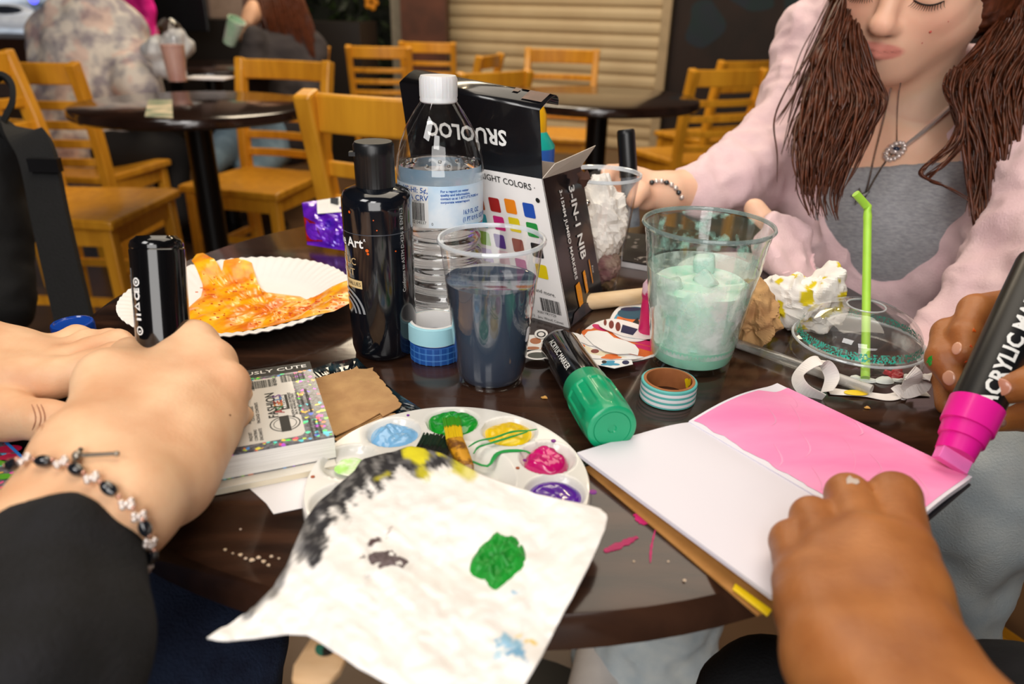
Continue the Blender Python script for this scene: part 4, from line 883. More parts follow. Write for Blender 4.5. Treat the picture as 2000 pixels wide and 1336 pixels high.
mo('red_residue', join(*[blob([(dl[0]+x+.006*math.cos(t)*s, dl[1]+y+.0045*math.sin(t)*s) for t in np.linspace(0, 6.28, 20)], Z0+.0006, .006*s, 5, .5, 30) for x, y, s in ((.016, -.040, 1), (.019, -.034, .8), (.012, -.034, .6))]), mat('red_syrup', '#c42b33', .25, '#a51c28', 60), dt, label='red syrup blot')
s0 = P(1690, 738, Z0+.0035); s1 = P(1692, 592, Z0+.0455); sd = nrm(s1-s0)
def along(y):
    lo, hi = 0, .4
    for _ in range(40):
        m = (lo+hi)/2; q = s0+sd*m-CP; yy = 668-FPX*(q @ UP)/(q @ FW); lo, hi = (m, hi) if yy > y else (lo, m)
    return s0+sd*lo
sb0, sb1 = along(432), along(405); sh_ = np.linalg.norm(sb1-s0)
stp = D(1671, 378, np.dot(sb1-CP, FW)-.004)
mo('straw', tube(np.vstack([spline([s0, (s0+sb0)/2, sb0], 8), sb0*.7+sb1*.3, sb0*.4+sb1*.6, sb1, sb1*.5+stp*.5, stp]), [.0034]*8+[.0037, .0033, .0037, .0034, .0034], 18), mat('lime_straw', '#a9dd4e', .35, '#9fd243', 30, sss=.3), None, True, 'lime green bendy straw standing in the dome lid', 'straw')
c0, c1 = P(1432, 668, Z0+.0045), P(1702, 762, Z0+.0045)
mo('straw', join(tube([c0, c1], .0042, 20, cap=False), tube([c0, c1], .0037, 20, cap=False)), clear('straw_plastic', (.93, .93, .92), .05, film=(.06, .55), ns=14, lo=.5, hi=.66, fcol='#d9d6d2'), None, True, 'clear plastic straw lying on the table in front of the dome lid', 'straw')
tagw = thing('straw_wrapper', 'curled white paper straw wrapper with a yellow spot in front of the dome lid', 'wrapper', P(1680, 770, Z0))
def wside(t): return np.array([.25*math.sin(9*t), -.2, 1.0])
lp = [P(1608, 778, Z0+.002), P(1570, 760, Z0+.006), P(1558, 735, Z0+.011), P(1580, 712, Z0+.019), P(1605, 705, Z0+.021), P(1625, 735, Z0+.012), P(1615, 765, Z0+.004)]
rs = ribbon(lp, .011, .0004, lambda t: np.array([.55, -.55, .35+.5*math.sin(7*t)]), 46)
flat = ribbon([P(1618, 764, Z0+.0012), P(1645, 766, Z0+.0012), P(1690, 770, Z0+.001), P(1735, 776, Z0+.001), P(1770, 768, Z0+.001), P(1812, 768, Z0+.001)], .0088, .0004, lambda t: np.array([.15, 1, .08*math.sin(14*t)]), 40)
end = crumple(P(1792, 748, Z0+.010), (.014, .006, .013), .4, 50, 30, 20, 5)
mo('paper_strip', join(rs, flat), mat('wrapper_paper', '#ebe6e2', .8, '#dcd5d0', 40, bump=.2, bs=160), tagw, False)
mo('crumpled_end', (lambda e: e)(join(ribbon([P(1752, 772, Z0+.002), P(1772, 757, Z0+.008), P(1784, 738, Z0+.019), P(1778, 726, Z0+.024)], .013, .0005, lambda t: np.array([.9, .1, .5-t]), 20), ribbon([P(1760, 768, Z0+.003), P(1790, 756, Z0+.010), P(1810, 742, Z0+.013), P(1800, 735, Z0+.019)], .013, .0005, lambda t: np.array([.3, .6, .9*math.sin(6*t)]), 20))), MATS['wrapper_paper'], tagw, False)
ys = P(1672, 767, Z0+.0022)
mo('yellow_spot', plate([(ys[0]+.009*math.cos(a), ys[1]+.0042*math.sin(a)) for a in np.linspace(0, 6.28, 18, endpoint=False)], Z0+.0020, .0003), yp, tagw, False, label='yellow paint spot')
bn = P(1478, 625, Z0); bn[2] = Z0
def crum2(c, r, seed, amp=.4, fr=2.2):
    V, F = ico((0, 0, 0), 1, 72, 48); off = np.array([seed*2.3, seed, -seed*1.1])
    rid = (1-2.2*np.abs(noise(V+off, .42*fr/2.2, 2)))+.45*(1-2*np.abs(noise(V*1.0-off, 1.1*fr/2.2, 2)))
    f = 1+amp*rid*.62; V = V*f[:, None]*np.asarray(r); V[:, 2] = np.maximum(V[:, 2], -.92*r[2]); return V+np.asarray(c), F
mo('crumpled_napkin', crum2(P(1472, 615, Z0+.025), (.019, .026, .024), 3, .42), kraft, None, False, 'crumpled brown kraft napkin between the mint cup and the dome lid', 'napkin')
def wn_col(V):
    c = np.ones((len(V), 3)); n = noise(V, 42, 2); c[n > .5] = lin('#e6d31c')[:3]; return c
wv = join(crum2(P(1545, 588, Z0+.025), (.028, .020, .021), 8, .36, 1.9), crum2(P(1600, 580, Z0+.029), (.024, .018, .029), 12, .38, 1.9), crum2(P(1580, 618, Z0+.013), (.022, .017, .013), 15, .36, 1.9))
mo('crumpled_napkin', wv, mat('stained_napkin', '#f3efe9', .9, '#e8e3dc', 30, bump=.25, bs=120, vcol=True), None, False, 'crumpled white napkin with yellow stains behind the dome lid', 'napkin', col=wn_col(np.asarray(wv[0])))
# ---------------------------------------------------------------- blue cap and chip bag
bc = P(147, 655, Z0); bc[2] = Z0
kt = thing('bottle_cap', 'blue screw cap lying on the table behind the fair left hand', 'cap', bc)
mo('cap_side', lathe([(.0155, 0), (.0165, .0005), (.0165, .010), (.0158, .0118), (.0140, .0122)], bc, 96, rmod=lambda r, h, a, j: (r-.0003*(math.sin(a*48) > 0), h)), mat('blue_cap', '#1746a8', .2, '#123d96', 20, coat=.4), kt)
mo('cap_top', lathe([(.0140, .0122), (.0130, .0110), (.004, .0105), (0, .0105)], bc, 48), mat('blue_cap', '#1746a8'), kt)
ck = thing('snack_bag', 'crumpled shiny purple snack bag behind the paper plate and the black paint bottle', 'bag', P(640, 480, Z0))
foil = mat('purple_foil', '#7a2bd8', .2, '#4c12b0', 40, metal=.25, coat=.6, lo=.3, hi=.7)
def bagz(u, v): return 0
bo = [D(590, 398, .93), D(668, 385, .93), D(730, 372, .96), D(735, 480, .95), D(690, 492, .90), D(650, 480, .89), D(620, 475, .89), D(598, 470, .90)]
g = []; n = 26
A_, B_, C_, E_ = D(590, 396, .90), D(735, 374, .93), D(740, 500, .805), D(600, 478, .838)
for i in range(n+1):
    for j in range(n+1):
        u, v = i/n, j/n; p = A_*(1-u)*(1-v)+B_*u*(1-v)+C_*u*v+E_*(1-u)*v
        bul = math.sin(math.pi*u)**.7*math.sin(math.pi*min(1, v*1.05))**.8
        cr = float(noise(np.array([[u*1.5, v*1.5, 3.]]), 1.3, 3)[0]); g.append(p-nrm(ray(660, 430))*(.020*bul+.010*(1-2*abs(cr))*bul))
m = n+1; F1 = [(i*m+j, i*m+j+1, (i+1)*m+j+1, (i+1)*m+j) for i in range(n) for j in range(n)]
g = np.array(g); gb = g+nrm(ray(660, 430))*.004+np.array([0, 0, 0])
k = len(g); gb2 = np.array([2*(A_*(1-(q//m)/n)*(1-(q % m)/n)+B_*((q//m)/n)*(1-(q % m)/n)+C_*((q//m)/n)*((q % m)/n)+E_*(1-(q//m)/n)*((q % m)/n))-g[q] for q in range(k)])
mo('bag_foil', (np.vstack([g, gb2]), F1+[tuple(x+k for x in f[::-1]) for f in F1]), foil, ck, False)
def bagpt(u, v, l=.0012):
    i, j = min(n-1, int(u*n)), min(n-1, int(v*n)); return g[i*m+j]-nrm(ray(660, 430))*l
pv = []; pf = []
for i in range(5):
    for j in range(4): pv.append(bagpt(.22+.13*i, .02+.105*j, .0022))
pf = [(i*4+j, i*4+j+1, i*4+j+5, i*4+j+4) for i in range(4) for j in range(3)]
mo('white_panel', (np.array(pv), pf), white_ink, ck, False, label='white printed panel on the purple bag')
mo('logo_print', onplane(mv(join(quadxy(0, .004, .010, .010), mv(text('Rewards', .004), 0, -.006)), 0, 0), bagpt(.46, .16, .0034), RT, UP, .0003), black_ink, ck, False)
mo('red_panel', (np.array([bagpt(.0, .35), bagpt(.16, .5), bagpt(.24, .9), bagpt(.02, .95)]), [(0, 1, 2, 3)]), mat('red_foil', '#8c1220', .2, '#c82a22', 60, metal=.4), ck, False, label='red foil corner')
# ---------------------------------------------------------------- sketchbook
S_ = np.array([.121, .419]); TLp = np.array([.042, .375]); BLp = np.array([.125, .255]); SB = np.array([.2045, .3005]); TRp = np.array([.200, .477]); BRp = np.array([.2805, .3615])
sk = thing('sketchbook', 'open sketchbook with a blank left page and a pink painted right page', 'book', (.16, .37, Z0))
def bil(a, b, c, d, u, v): return a*(1-u)*(1-v)+b*u*(1-v)+c*u*v+d*(1-u)*v
def page(a, b, c, d, zf, th, n=16):
    V = []; m = n+1
    for i in range(m):
        for j in range(m):
            u, v = i/n, j/n; p = bil(a, b, c, d, u, v); V.append((p[0], p[1], zf(u, v)))
    V = np.array(V); W_ = V-np.array([0, 0, th]); k = len(V)
    T = [(i*m+j, (i+1)*m+j, (i+1)*m+j+1, i*m+j+1) for i in range(n) for j in range(n)]
    rim = [i*m for i in range(m)]+[n*m+j for j in range(1, m)]+[i*m+n for i in range(n-1, -1, -1)]+[j for j in range(n-1, 0, -1)]
    return np.vstack([V, W_]), T+[tuple(x+k for x in q[::-1]) for q in T]+[(rim[i], rim[i]+k, rim[(i+1) % len(rim)]+k, rim[(i+1) % len(rim)]) for i in range(len(rim))]
zl = lambda u, v: Z0+.0085-.003*u**6+.002*(1-u)*v
zr = lambda u, v: Z0+.0065+.0045*math.sin(math.pi*min(1, u*1.1))*(1-.3*v)-.0*u
mo('left_page', page(TLp, S_, SB, BLp, zl, .0025), mat('blank_page', '#e6e2ec', .55, '#e2dee9', 5), sk, True)
mo('right_page', page(S_, TRp, BRp, SB, zr, .0035), MATS['blank_page'], sk, True)
off = np.array([-.0035, -.0055])
mo('kraft_cover', page(TLp+np.array([.004, -.006]), S_+np.array([.01, -.004]), SB+np.array([0, -.003]), BLp+np.array([-.0065, -.0025]), lambda u, v: Z0+.0016, .0012), mat('kraft_cover', '#b98446', .7, '#a87439', 60), sk, False, label='brown kraft back cover')
mo('back_cover', page(S_+np.array([.002, -.002]), TRp+np.array([.0, -.001]), BRp+np.array([0, -.001]), SB+np.array([0, -.001]), lambda u, v: Z0+.0016, .0012), mat('dark_cover', '#2c2a30', .6), sk, False)
mo('yellow_edge', page(BLp*.86+TLp*.14+off*.9, BLp*.86+TLp*.14+off*.2, BLp+off*.2+np.array([.001, 0]), BLp+off*.9+np.array([0, 0]), lambda u, v: Z0+.0034, .0004, 3), yp, sk, False, label='yellow painted edge of the kraft cover')
pinkm = mat('pink_paint', '#f483b9', .35, '#f99dca', 11, stretch=(1, 3.2, 1, 35), lo=.35, hi=.7, detail=6)
def ragged(u): return .012*noise(np.array([[u*3, 0, .3]]), 3, 3)[0]
pv = []; n = 40
for i in range(n+1):
    u = i/n
    for j in range(n+1):
        v = j/n; uu = .035+.965*u; 
        if i == 0: uu += float(ragged(v))
        vv = (.015 if uu < .74 else .015+.05*min(1, (uu-.74)/.1))+v*(.985-(.015 if uu < .74 else .015+.05*min(1, (uu-.74)/.1)))
        p = bil(S_, TRp, BRp, SB, uu, vv); pv.append((p[0], p[1], zr(uu, vv)+.0003))
m = n+1
mo('pink_paint', (np.array(pv), [(i*m+j, (i+1)*m+j, (i+1)*m+j+1, i*m+j+1) for i in range(n) for j in range(n)]), pinkm, sk, True, label='wet pink paint filling the right page')
stv = []
for i in range(13):
    u, v = random.uniform(.1, .9), random.uniform(.1, .95); L = random.uniform(.12, .3); pts = []
    for t in np.linspace(0, 1, 8):
        uu, vv = min(.98, max(.06, u+L*1.2*(t-.5))), min(.98, max(.02, v-L*.7*(t-.5)+.04*math.sin(3*t))); p = bil(S_, TRp, BRp, SB, uu, vv); pts.append(np.array([p[0], p[1], zr(uu, vv)+.0005]))
    wv_ = random.uniform(.0002, .0007); d_ = nrm(np.array([pts[-1][1]-pts[0][1], pts[0][0]-pts[-1][0], 0])); k = len(pts)
    V = [q+d_*wv_*math.sin(math.pi*(i2+.3)/k) for i2, q in enumerate(pts)]+[q-d_*wv_*math.sin(math.pi*(i2+.3)/k) for i2, q in enumerate(pts)]
    stv.append((np.array(V), [(a, a+1, k+a+1, k+a) for a in range(k-1)]))
mo('brush_streaks', join(*stv), mat('light_pink_paint', '#f9a4cf', .35), sk, False)
# ---------------------------------------------------------------- palette
PC = np.array([-.035, .346]); PR = .0835; WR = .0625; wr = .0158
pal = thing('paint_palette', 'round white plastic paint palette with coloured paint wells', 'palette', (PC[0], PC[1], Z0))
wells = [(math.radians(a), r) for a, r in ((57, WR), (93, WR), (130, WR), (167, WR), (203, WR), (239, WR), (275, WR), (311, WR), (349, WR), (21.5, WR))]
wc = [PC+r*np.array([math.cos(a), math.sin(a)]) for a, r in wells]
def palz(xy):
    z = np.full(len(xy), Z0+.0085); d = np.hypot(xy[:, 0]-PC[0], xy[:, 1]-PC[1])
    for c in wc:
        q = np.hypot(xy[:, 0]-c[0], xy[:, 1]-c[1])/wr; z = np.where(q < 1.12, np.minimum(z, Z0+.0085-.006*np.clip((1.12-q)/.45, 0, 1)**1.0*(2-np.clip((1.12-q)/.45, 0, 1))), z)
    q = d/.036; z = np.where(q < 1.1, np.minimum(z, Z0+.0085-.005*np.clip((1.1-q)/.3, 0, 1)), z)
    return np.where(d > PR-.002, z-.006*((d-PR+.002)/.002)**2, z)
V = []; nr, na = 90, 260
for i in range(nr+1):
    r = PR*i/nr
    for k in range(na): a = 2*math.pi*k/na; V.append((PC[0]+r*math.cos(a), PC[1]+r*math.sin(a)))
V = np.array(V); V3 = np.c_[V, palz(V)]
F = [(i*na+k, (i+1)*na+k, (i+1)*na+(k+1) % na, i*na+(k+1) % na) for i in range(nr) for k in range(na)]
mod(mo('palette_body', (V3, F), white_plastic, pal), 'SOLIDIFY', thickness=.0012, offset=-1)
def pool(i, m, label, s=1.0, h=.0030, ox=0, oy=0, wob=.06, sc=70, w2=.25):
    c = wc[i]+np.array([ox, oy]); o = [(c[0]+wr*.98*s*math.cos(a)*(1+wob*math.sin(3*a+i)+wob*.5*math.sin(5*a)), c[1]+wr*.98*s*math.sin(a)*(1+wob*math.sin(2*a+i))) for a in np.linspace(0, 6.28, 40, endpoint=False)]
    zz = lambda xy: np.full(len(xy), Z0+.0045)
    mo('paint_pool', blob(o, 0, h, 14, w2, 80, None, sc, surf=zz), m, pal, label=label)
grn = mat('green_paint', '#159a2c', .18, '#0f8a24', 50, coat=.6)
pool(1, grn, 'bright green paint pool', 1.16, .0048, wob=.07)
pool(0, yp, 'yellow paint pool', 1.0, .0036)
pool(2, mat('light_blue_paint', '#86bde8', .2, '#74aede', 50, coat=.6), 'light blue paint pool', 1.0, .0032, w2=.5)
pool(9, mat('magenta_pool', '#cf1472', .15, '#b90f63', 50, coat=.6), 'magenta paint pool', .88, .0070, -.001, -.001, .10)
pool(8, mat('purple_paint', '#5b20a0', .15, '#521b92', 50, coat=.6), 'purple paint pool', 1.0, .0032, wob=.03, w2=.05)
pool(3, mat('spring_green_stain', '#a6e06e', .3, '#e2e6d8', 120, lo=.4, hi=.6), 'faint spring green stain in a well', .62, .0006)
gline = [(( 1048, 845), (1030, 848), (1000, 850), (965, 862), (935, 868), (915, 880)), ((1030, 850), (1005, 858), (960, 872), (935, 880), (925, 893)), ((1035, 886), (1022, 881), (985, 882), (968, 890), (952, 911), (918, 900))]
mo('green_drips', join(*[smear([np.array([*P(x, y, Z0+.0088)[:2], 0]) for x, y in l], .0008 if i < 2 else .0013, 0, i, Z0+.0112 if i < 2 else Z0+.0088) for i, l in enumerate(gline)]), mat('green_drip', '#1c9a45', .3), pal, False, label='thin green paint trails')
mo('paint_spots', join(*[plate([(c[0]+r*math.cos(a), c[1]+r*.9*math.sin(a)) for a in np.linspace(0, 6.28, 12, endpoint=False)], Z0+.0086, .0006) for c, r in ((P(1081, 862, Z0+.0085), .0016), (P(1158, 962, Z0+.0085), .0022), (P(797, 812, Z0+.0085), .001), (P(1025, 900, Z0+.0085), .0012))]), mat('wine_paint', '#9a1248', .3, '#5b20a0', 30), pal, False)
[mo('brown_spot', vf_, mat('rust_paint', '#a5502a', .4), pal, False) for vf_ in [plate([(c[0]+r*math.cos(a), c[1]+r*.9*math.sin(a)) for a in np.linspace(0, 6.28, 10, endpoint=False)], Z0+.0086, .0005) for c, r in ((P(611, 932, Z0+.0085), .0012), (P(1011, 915, Z0+.0085), .0012))]]
# ---------------------------------------------------------------- brushes under the cloth
def brush(name, label, ferA, ferB, tip, end, wf, hm, fm, bm, tipm, hole=False):
    t = thing(name, label, 'brush', (np.asarray(ferB)+end)/2); d = nrm(np.asarray(ferB)-ferA); s = nrm(np.cross(d, [0, 0, 1])); up = np.cross(s, d)
    def flat(pts, wds, ths, mm, nm, lab=None):
        prof = [(-.5, -.3), (-.35, -.5), (.35, -.5), (.5, -.3), (.5, .3), (.35, .5), (-.35, .5), (-.5, .3)]; V = []; F = []
        for p, a, b in zip(pts, wds, ths):
            for x, y in prof: V.append(np.asarray(p)+s*x*a+up*y*b)
        n = len(pts)
        for i in range(n-1):
            for k in range(8): F.append((i*8+k, i*8+(k+1) % 8, i*8+8+(k+1) % 8, i*8+8+k))
        F += [tuple(range(8))[::-1], tuple(n*8-8+k for k in range(8))]
        return mo(nm, (np.array(V), F), mm, t, True, lab)
    flat([ferB, ferB*.5+ferA*.5, ferA], [wf*.8, wf*.95, wf], [.005, .005, .0045], fm, 'ferrule')
    L = np.linalg.norm(end-ferB); e = nrm(end-ferB)
    flat([ferB+e*L*x for x in (0, .12, .35, .6, .8, .93, .98, 1.0)], [wf*.72, wf*.55, wf*.5, wf*.62, .019, .021, .016, .006] if hole else [wf*.7, wf*.5, wf*.5, wf*.45, wf*.4, wf*.3, wf*.2, wf*.1], [.005, .0055, .006, .006, .006, .0055, .005, .003], hm, 'handle')
    if hole: mo('hang_hole', lathe([(0, .0), (.0048, .0)], ferB+e*L*.86+up*.0032, 20, axis=up), mat('hole_dark', '#241a10', .8, '#2f6f58', 60, lo=.55, hi=.6), t)
    br = []
    r_ = random.Random(3)
    for i in range(90):
        x = r_.uniform(-.5, .5); y = r_.uniform(-.4, .4); a = np.asarray(ferA)+s*x*wf*.96+up*y*.004; b = np.asarray(tip)+s*(x*wf*1.05+r_.uniform(-.0008, .0008))+up*y*.002-e*r_.uniform(-.002, .003)*-1
        br.append((a, b))
    mo('bristles', join(*[tube([a, a*.4+b*.6], .0006, 4) for a, b in br]), bm, t, False); mo('bristle_tips', join(*[tube([a*.45+b*.55, b], .0006, 4) for a, b in br]), tipm, t, False)
    return t
zf = Z0+.0125
brush('paint_brush', 'flat paint brush with a rust-stained yellow ferrule and green-tipped bristles on the palette', P(888, 860, zf+.001), P(912, 915, zf+.002), P(882, 818, zf-.003), P(945, 1010, zf+.002), .0105, mat('pinkish_handle', '#a8856e', .5), mat('rusty_ferrule', '#d79a1c', .35, '#7a4a12', 140, metal=.3, lo=.45, hi=.58), mat('yellow_bristle', '#e3c412', .5), mat('green_bristle', '#3f9a1e', .5))
brush('paint_brush', 'wide black-bristled brush tucked under the stained cloth, its wooden handle end showing below', P(830, 905, zf), P(815, 945, zf), P(858, 852, zf-.002), P(600, 1345, Z0-.012), .021, mat('raw_wood_handle', '#d8b48a', .6, '#c49c70', 20, stretch=(1, 6, 6)), black_metal, mat('black_bristle', '#151a18', .6), mat('dark_green_bristle', '#12301f', .5, '#0e1512', 60), hole=True)
# ---------------------------------------------------------------- stained cloth
co = [(405, 1249), (450, 1218), (500, 1187), (535, 1148), (560, 1110), (580, 1062), (598, 1018), (622, 985), (660, 950), (692, 924), (708, 900), (735, 893), (770, 884), (800, 874), (835, 880), (868, 890), (905, 911), (945, 932), (1000, 951), (1050, 966), (1100, 980), (1140, 988), (1172, 996), (1187, 1010), (1180, 1040), (1150, 1108), (1120, 1165), (1095, 1210), (1060, 1280), (1030, 1330), (1000, 1385), (900, 1392), (800, 1365), (745, 1330), (700, 1306), (660, 1278), (630, 1258), (600, 1242), (560, 1240), (500, 1248), (440, 1254)]
co_r = resample(np.array(co, float), 260); cc_ = np.array([830, 1090.0]); V = []; rings = 70
for i in range(rings+1):
    t = i/rings; V.append(cc_+(co_r-cc_)*t)
px = np.vstack(V); nv = 260
def clothz(q):
    b = Z0+.0215-.010*np.clip((q[:, 1]-1000)/350, 0, 1)
    b = b-.006*np.clip((700-q[:, 0])/250, 0, 1)
    w_ = np.c_[q/1000*np.array([1, 1.6]), q[:, :1]*0]
    wr1 = .0020*(1-2*np.abs(noise(w_, 1.6, 2)))+.0018*noise(w_, 4.5, 3)+.0007*(1-2*np.abs(noise(w_, 9, 2)))+.0005*noise(w_, 16, 2)
    edge = np.clip((q[:, 1]-880)/60, 0, 1)
    return b+wr1+.004*(1-edge)*0-.006*np.clip((930-q[:, 1])/60, 0, 1)*(q[:, 0] < 760)
zc = clothz(px); V3 = np.array([P(x, y, z) for (x, y), z in zip(px, zc)])
F = []
for i in range(rings):
    for k in range(nv): F.append((i*nv+k, i*nv+(k+1) % nv, (i+1)*nv+(k+1) % nv, (i+1)*nv+k))
F = [f[::-1] for f in F]
def seg_d(q, pl):
    d = np.full(len(q), 1e9)
    for a, b in zip(pl[:-1], pl[1:]):
        a, b = np.array(a, float), np.array(b, float); e = b-a; t = np.clip(((q-a) @ e)/(e @ e), 0, 1); d = np.minimum(d, np.linalg.norm(q-a-t[:, None]*e, axis=1))
    return d
col = np.ones((len(px), 3)); pn_ = np.c_[px/1000, px[:, :1]*0]
n1 = noise(pn_, 14, 4); n2 = noise(pn_, 45, 3)
dch = seg_d(px, [(850, 884), (790, 880), (706, 905), (622, 985), (585, 1060)])
ch = np.clip((50-dch+20*n1+9*n2)/14, 0, 1)*np.clip((px[:, 0]-540)/60, 0, 1)
dch2 = seg_d(px, [(585, 1060), (560, 1112), (525, 1165), (480, 1205)]); ch = np.maximum(ch, .8*np.clip((13-dch2+10*n1)/10, 0, 1))
d3 = seg_d(px, [(800, 915), (850, 905), (880, 905)]); ch = np.maximum(ch, np.clip((20-d3+22*n1)/14, 0, 1)*.9)
dark = np.array(lin('#2d2c30')[:3])
ch = np.clip(ch, 0, 1)*(.97+.2*n2).clip(.55, 1)
col = col*(1-ch[:, None])+dark*ch[:, None]
yl = np.clip((16-seg_d(px, [(800, 882), (822, 888)])+14*n1)/8, 0, 1); yl = np.maximum(yl, .75*np.clip((12-seg_d(px, [(835, 928), (880, 925), (920, 922)])+16*n1)/12, 0, 1)); yl = np.maximum(yl, .6*np.clip((5-seg_d(px, [(735, 938), (760, 928)])+5*n1)/5, 0, 1))
yl = np.maximum(yl, np.clip((4-seg_d(px, [(808, 893), (860, 890), (925, 920)])+8*n2)/5, 0, 1)*.8)
col = col*(1-yl[:, None])+np.array(lin('#e3da24')[:3])*yl[:, None]
for pl, c_, w_ in (([(765, 1032), (755, 1045), (754, 1056)], '#8b6a58', 2.5), ([(720, 1065), (735, 1058)], '#5a4648', 6), ([(516, 1215), (522, 1213)], '#9c6f60', 3), ([(985, 1258), (1000, 1262)], '#9fd0f0', 16), ([(1000, 1275), (1022, 1282)], '#7fb6dd', 10), ([(1008, 1248), (1018, 1245)], '#f2cf2a', 4), ([(1028, 1256), (1050, 1262)], '#f2cf2a', 4), ([(965, 1290), (980, 1275)], '#bfe2f5', 7), ([(1000, 1160), (1004, 1162)], '#9fd0f0', 4)):
    s_ = np.clip((w_-seg_d(px, pl)+w_*.8*n2)/3, 0, 1)[:, None]; col = col*(1-s_)+np.array(lin(c_)[:3])*s_
cl = thing('paint_cloth', 'big paint-stained white paper cloth spread over the palette and the table edge', 'cloth', (V3[:, 0].mean(), V3[:, 1].mean(), Z0))
mod(mo('cloth_sheet', (V3, F), mat('cloth_paper', '#f1eeeb', .92, '#e6e2df', 40, bump=.35, bs=160, vcol=True), cl, True, col=col), 'SOLIDIFY', thickness=.0012, offset=-1)
def csurf(xy):
    xy = np.asarray(xy)[:, :2]; zz = np.full(len(xy), Z0+.018)
    for _ in range(4):
        d = np.c_[xy, zz]-CP; zz = clothz(np.c_[1000+FPX*(d @ RT)/(d @ FW), 668-FPX*(d @ UP)/(d @ FW)])
    return zz
def dab(poly, h, m, label, sc=150, wob=.9):
    z0 = Z0+.018; o = [P(x, y, z0)[:2] for x, y in poly]; mo('paint_dab', blob(o, 0, h, 16, wob, 110, None, sc, surf=lambda xy: csurf(xy)+.0006), m, cl, True, label)
dab([(917, 1098), (925, 1082), (945, 1068), (965, 1053), (972, 1050), (985, 1058), (1005, 1058), (1022, 1070), (1028, 1092), (1031, 1108), (1022, 1120), (1005, 1130), (990, 1145), (968, 1160), (955, 1152), (945, 1135), (925, 1125), (915, 1112)], .0026, mat('green_dab', '#16922c', .45, '#128327', 120), 'thick green paint dab')
dab([(697, 1105), (712, 1090), (740, 1085), (768, 1078), (780, 1090), (805, 1098), (795, 1106), (790, 1118), (765, 1115), (740, 1127), (725, 1120), (718, 1108)], .0014, mat('grey_dab', '#5c4d4f', .55, '#66575a', 60), 'brown-grey paint dab')
# ---------------------------------------------------------------- books, kraft napkin, wrappers on the left
def rectb(c, e1, e2, L1, L2, z, h): q = np.array([[*c, z], [*(c+e1*L1), z], [*(c+e1*L1+e2*L2), z], [*(c+e2*L2), z]]); return q if h == 0 else hexa(q[::-1], q[::-1]+np.array([0, 0, h]))
a1 = math.radians(-67.5); e1 = np.array([math.cos(a1), math.sin(a1)]); e2 = np.array([e1[1], -e1[0]]); bt_ = np.array([-.147, .466])
bk2 = thing('sticker_book', 'thick sticker book with holographic cover and back-cover print beside the fair fist', 'book', (-.17, .40, Z0+.006))
zb = Z0+.0055
mo('page_block', rectb(bt_, e1, e2, .107, .135, zb+.0006, .0146), mat('page_edges', '#eeebe6', .7, '#d9d5cf', 30, stretch=(1, 1, 60)), bk2, False)
holo = mat('holographic_film', '#3a3b47', .3, '#6f727e', 500, metal=.3, coat=.3)
N = holo.node_tree.nodes; L_ = holo.node_tree.links
vo = N.new('ShaderNodeTexVoronoi'); vo.inputs['Scale'].default_value = 420; tcn = N.new('ShaderNodeTexCoord'); L_.new(tcn.outputs['Object'], vo.inputs['Vector'])
hs = N.new('ShaderNodeHueSaturation'); hs.inputs['Color'].default_value = (.75, .08, .1, 1); sx = N.new('ShaderNodeSeparateColor'); L_.new(vo.outputs['Color'], sx.inputs[0]); L_.new(sx.outputs[0], hs.inputs['Hue'])
gt_ = N.new('ShaderNodeMath'); gt_.operation = 'GREATER_THAN'; gt_.inputs[1].default_value = .8; L_.new(sx.outputs[1], gt_.inputs[0])
mxn = N.new('ShaderNodeMix'); mxn.data_type = 'RGBA'; bs_ = N['Principled BSDF']; old = bs_.inputs['Base Color'].links[0].from_socket; L_.new(gt_.outputs[0], mxn.inputs[0]); L_.new(old, mxn.inputs[6]); L_.new(hs.outputs[0], mxn.inputs[7]); L_.new(mxn.outputs[2], bs_.inputs['Base Color'])
ct = zb+.0152
mo('cover', rectb(bt_, e1, e2, .107, .135, ct, .0008), holo, bk2, False)
mo('back_cover', rectb(bt_, e1, e2, .107, .135, zb, .0006), holo, bk2, False)
def onbook(vf, x, y, l=.0009): v = np.array(vf[0]); p = bt_+e1*(v[:, :1]+x)+e2*(v[:, 1:2]+y); return np.c_[p, np.full(len(p), ct+l)], vf[1]
def bq(x, y, wd, ht, r=0): return quadxy(x, y, wd, ht, r)
mo('black_band', onbook(bq(.0065, .0675, .013, .135), 0, 0, .00085), black_ink, bk2, False)
mo('label_panel', onbook(bq(.0585, .0745, .083, .118, .005), 0, 0, .0009), mat('grey_label', '#d3d0cb', .3, '#cac7c1', 8, coat=.5), bk2, False)
def flipx(vf): v = np.array(vf[0]); v[:, 1] *= -1; return v, [f[::-1] for f in vf[1]]
def btf(s, size, x, y, rot=0, al='CENTER', bold=.00008, sx=1): return onbook(mv(flipx(text(s, size, al, bold, sx)), x, y, rot), 0, 0, .00105)
mo('band_lettering', btf('SERIOUSLY CUTE', .0066, .0068, .035, 90+180, 'CENTER', .0001, 1.25), white_ink, bk2, False, label='white words on the black band')
def bp_xy(px, py): return P(px, py, ct+.001)[:2]
def up_l(vf, px, py, l=.00105):      # artwork reading up the cover: x runs to the far edge, y to the left
    v = np.array(vf[0]); p = bp_xy(px, py)-e1*v[:, :1]+e2*v[:, 1:2]; return np.c_[p, np.full(len(p), ct+l)], vf[1]
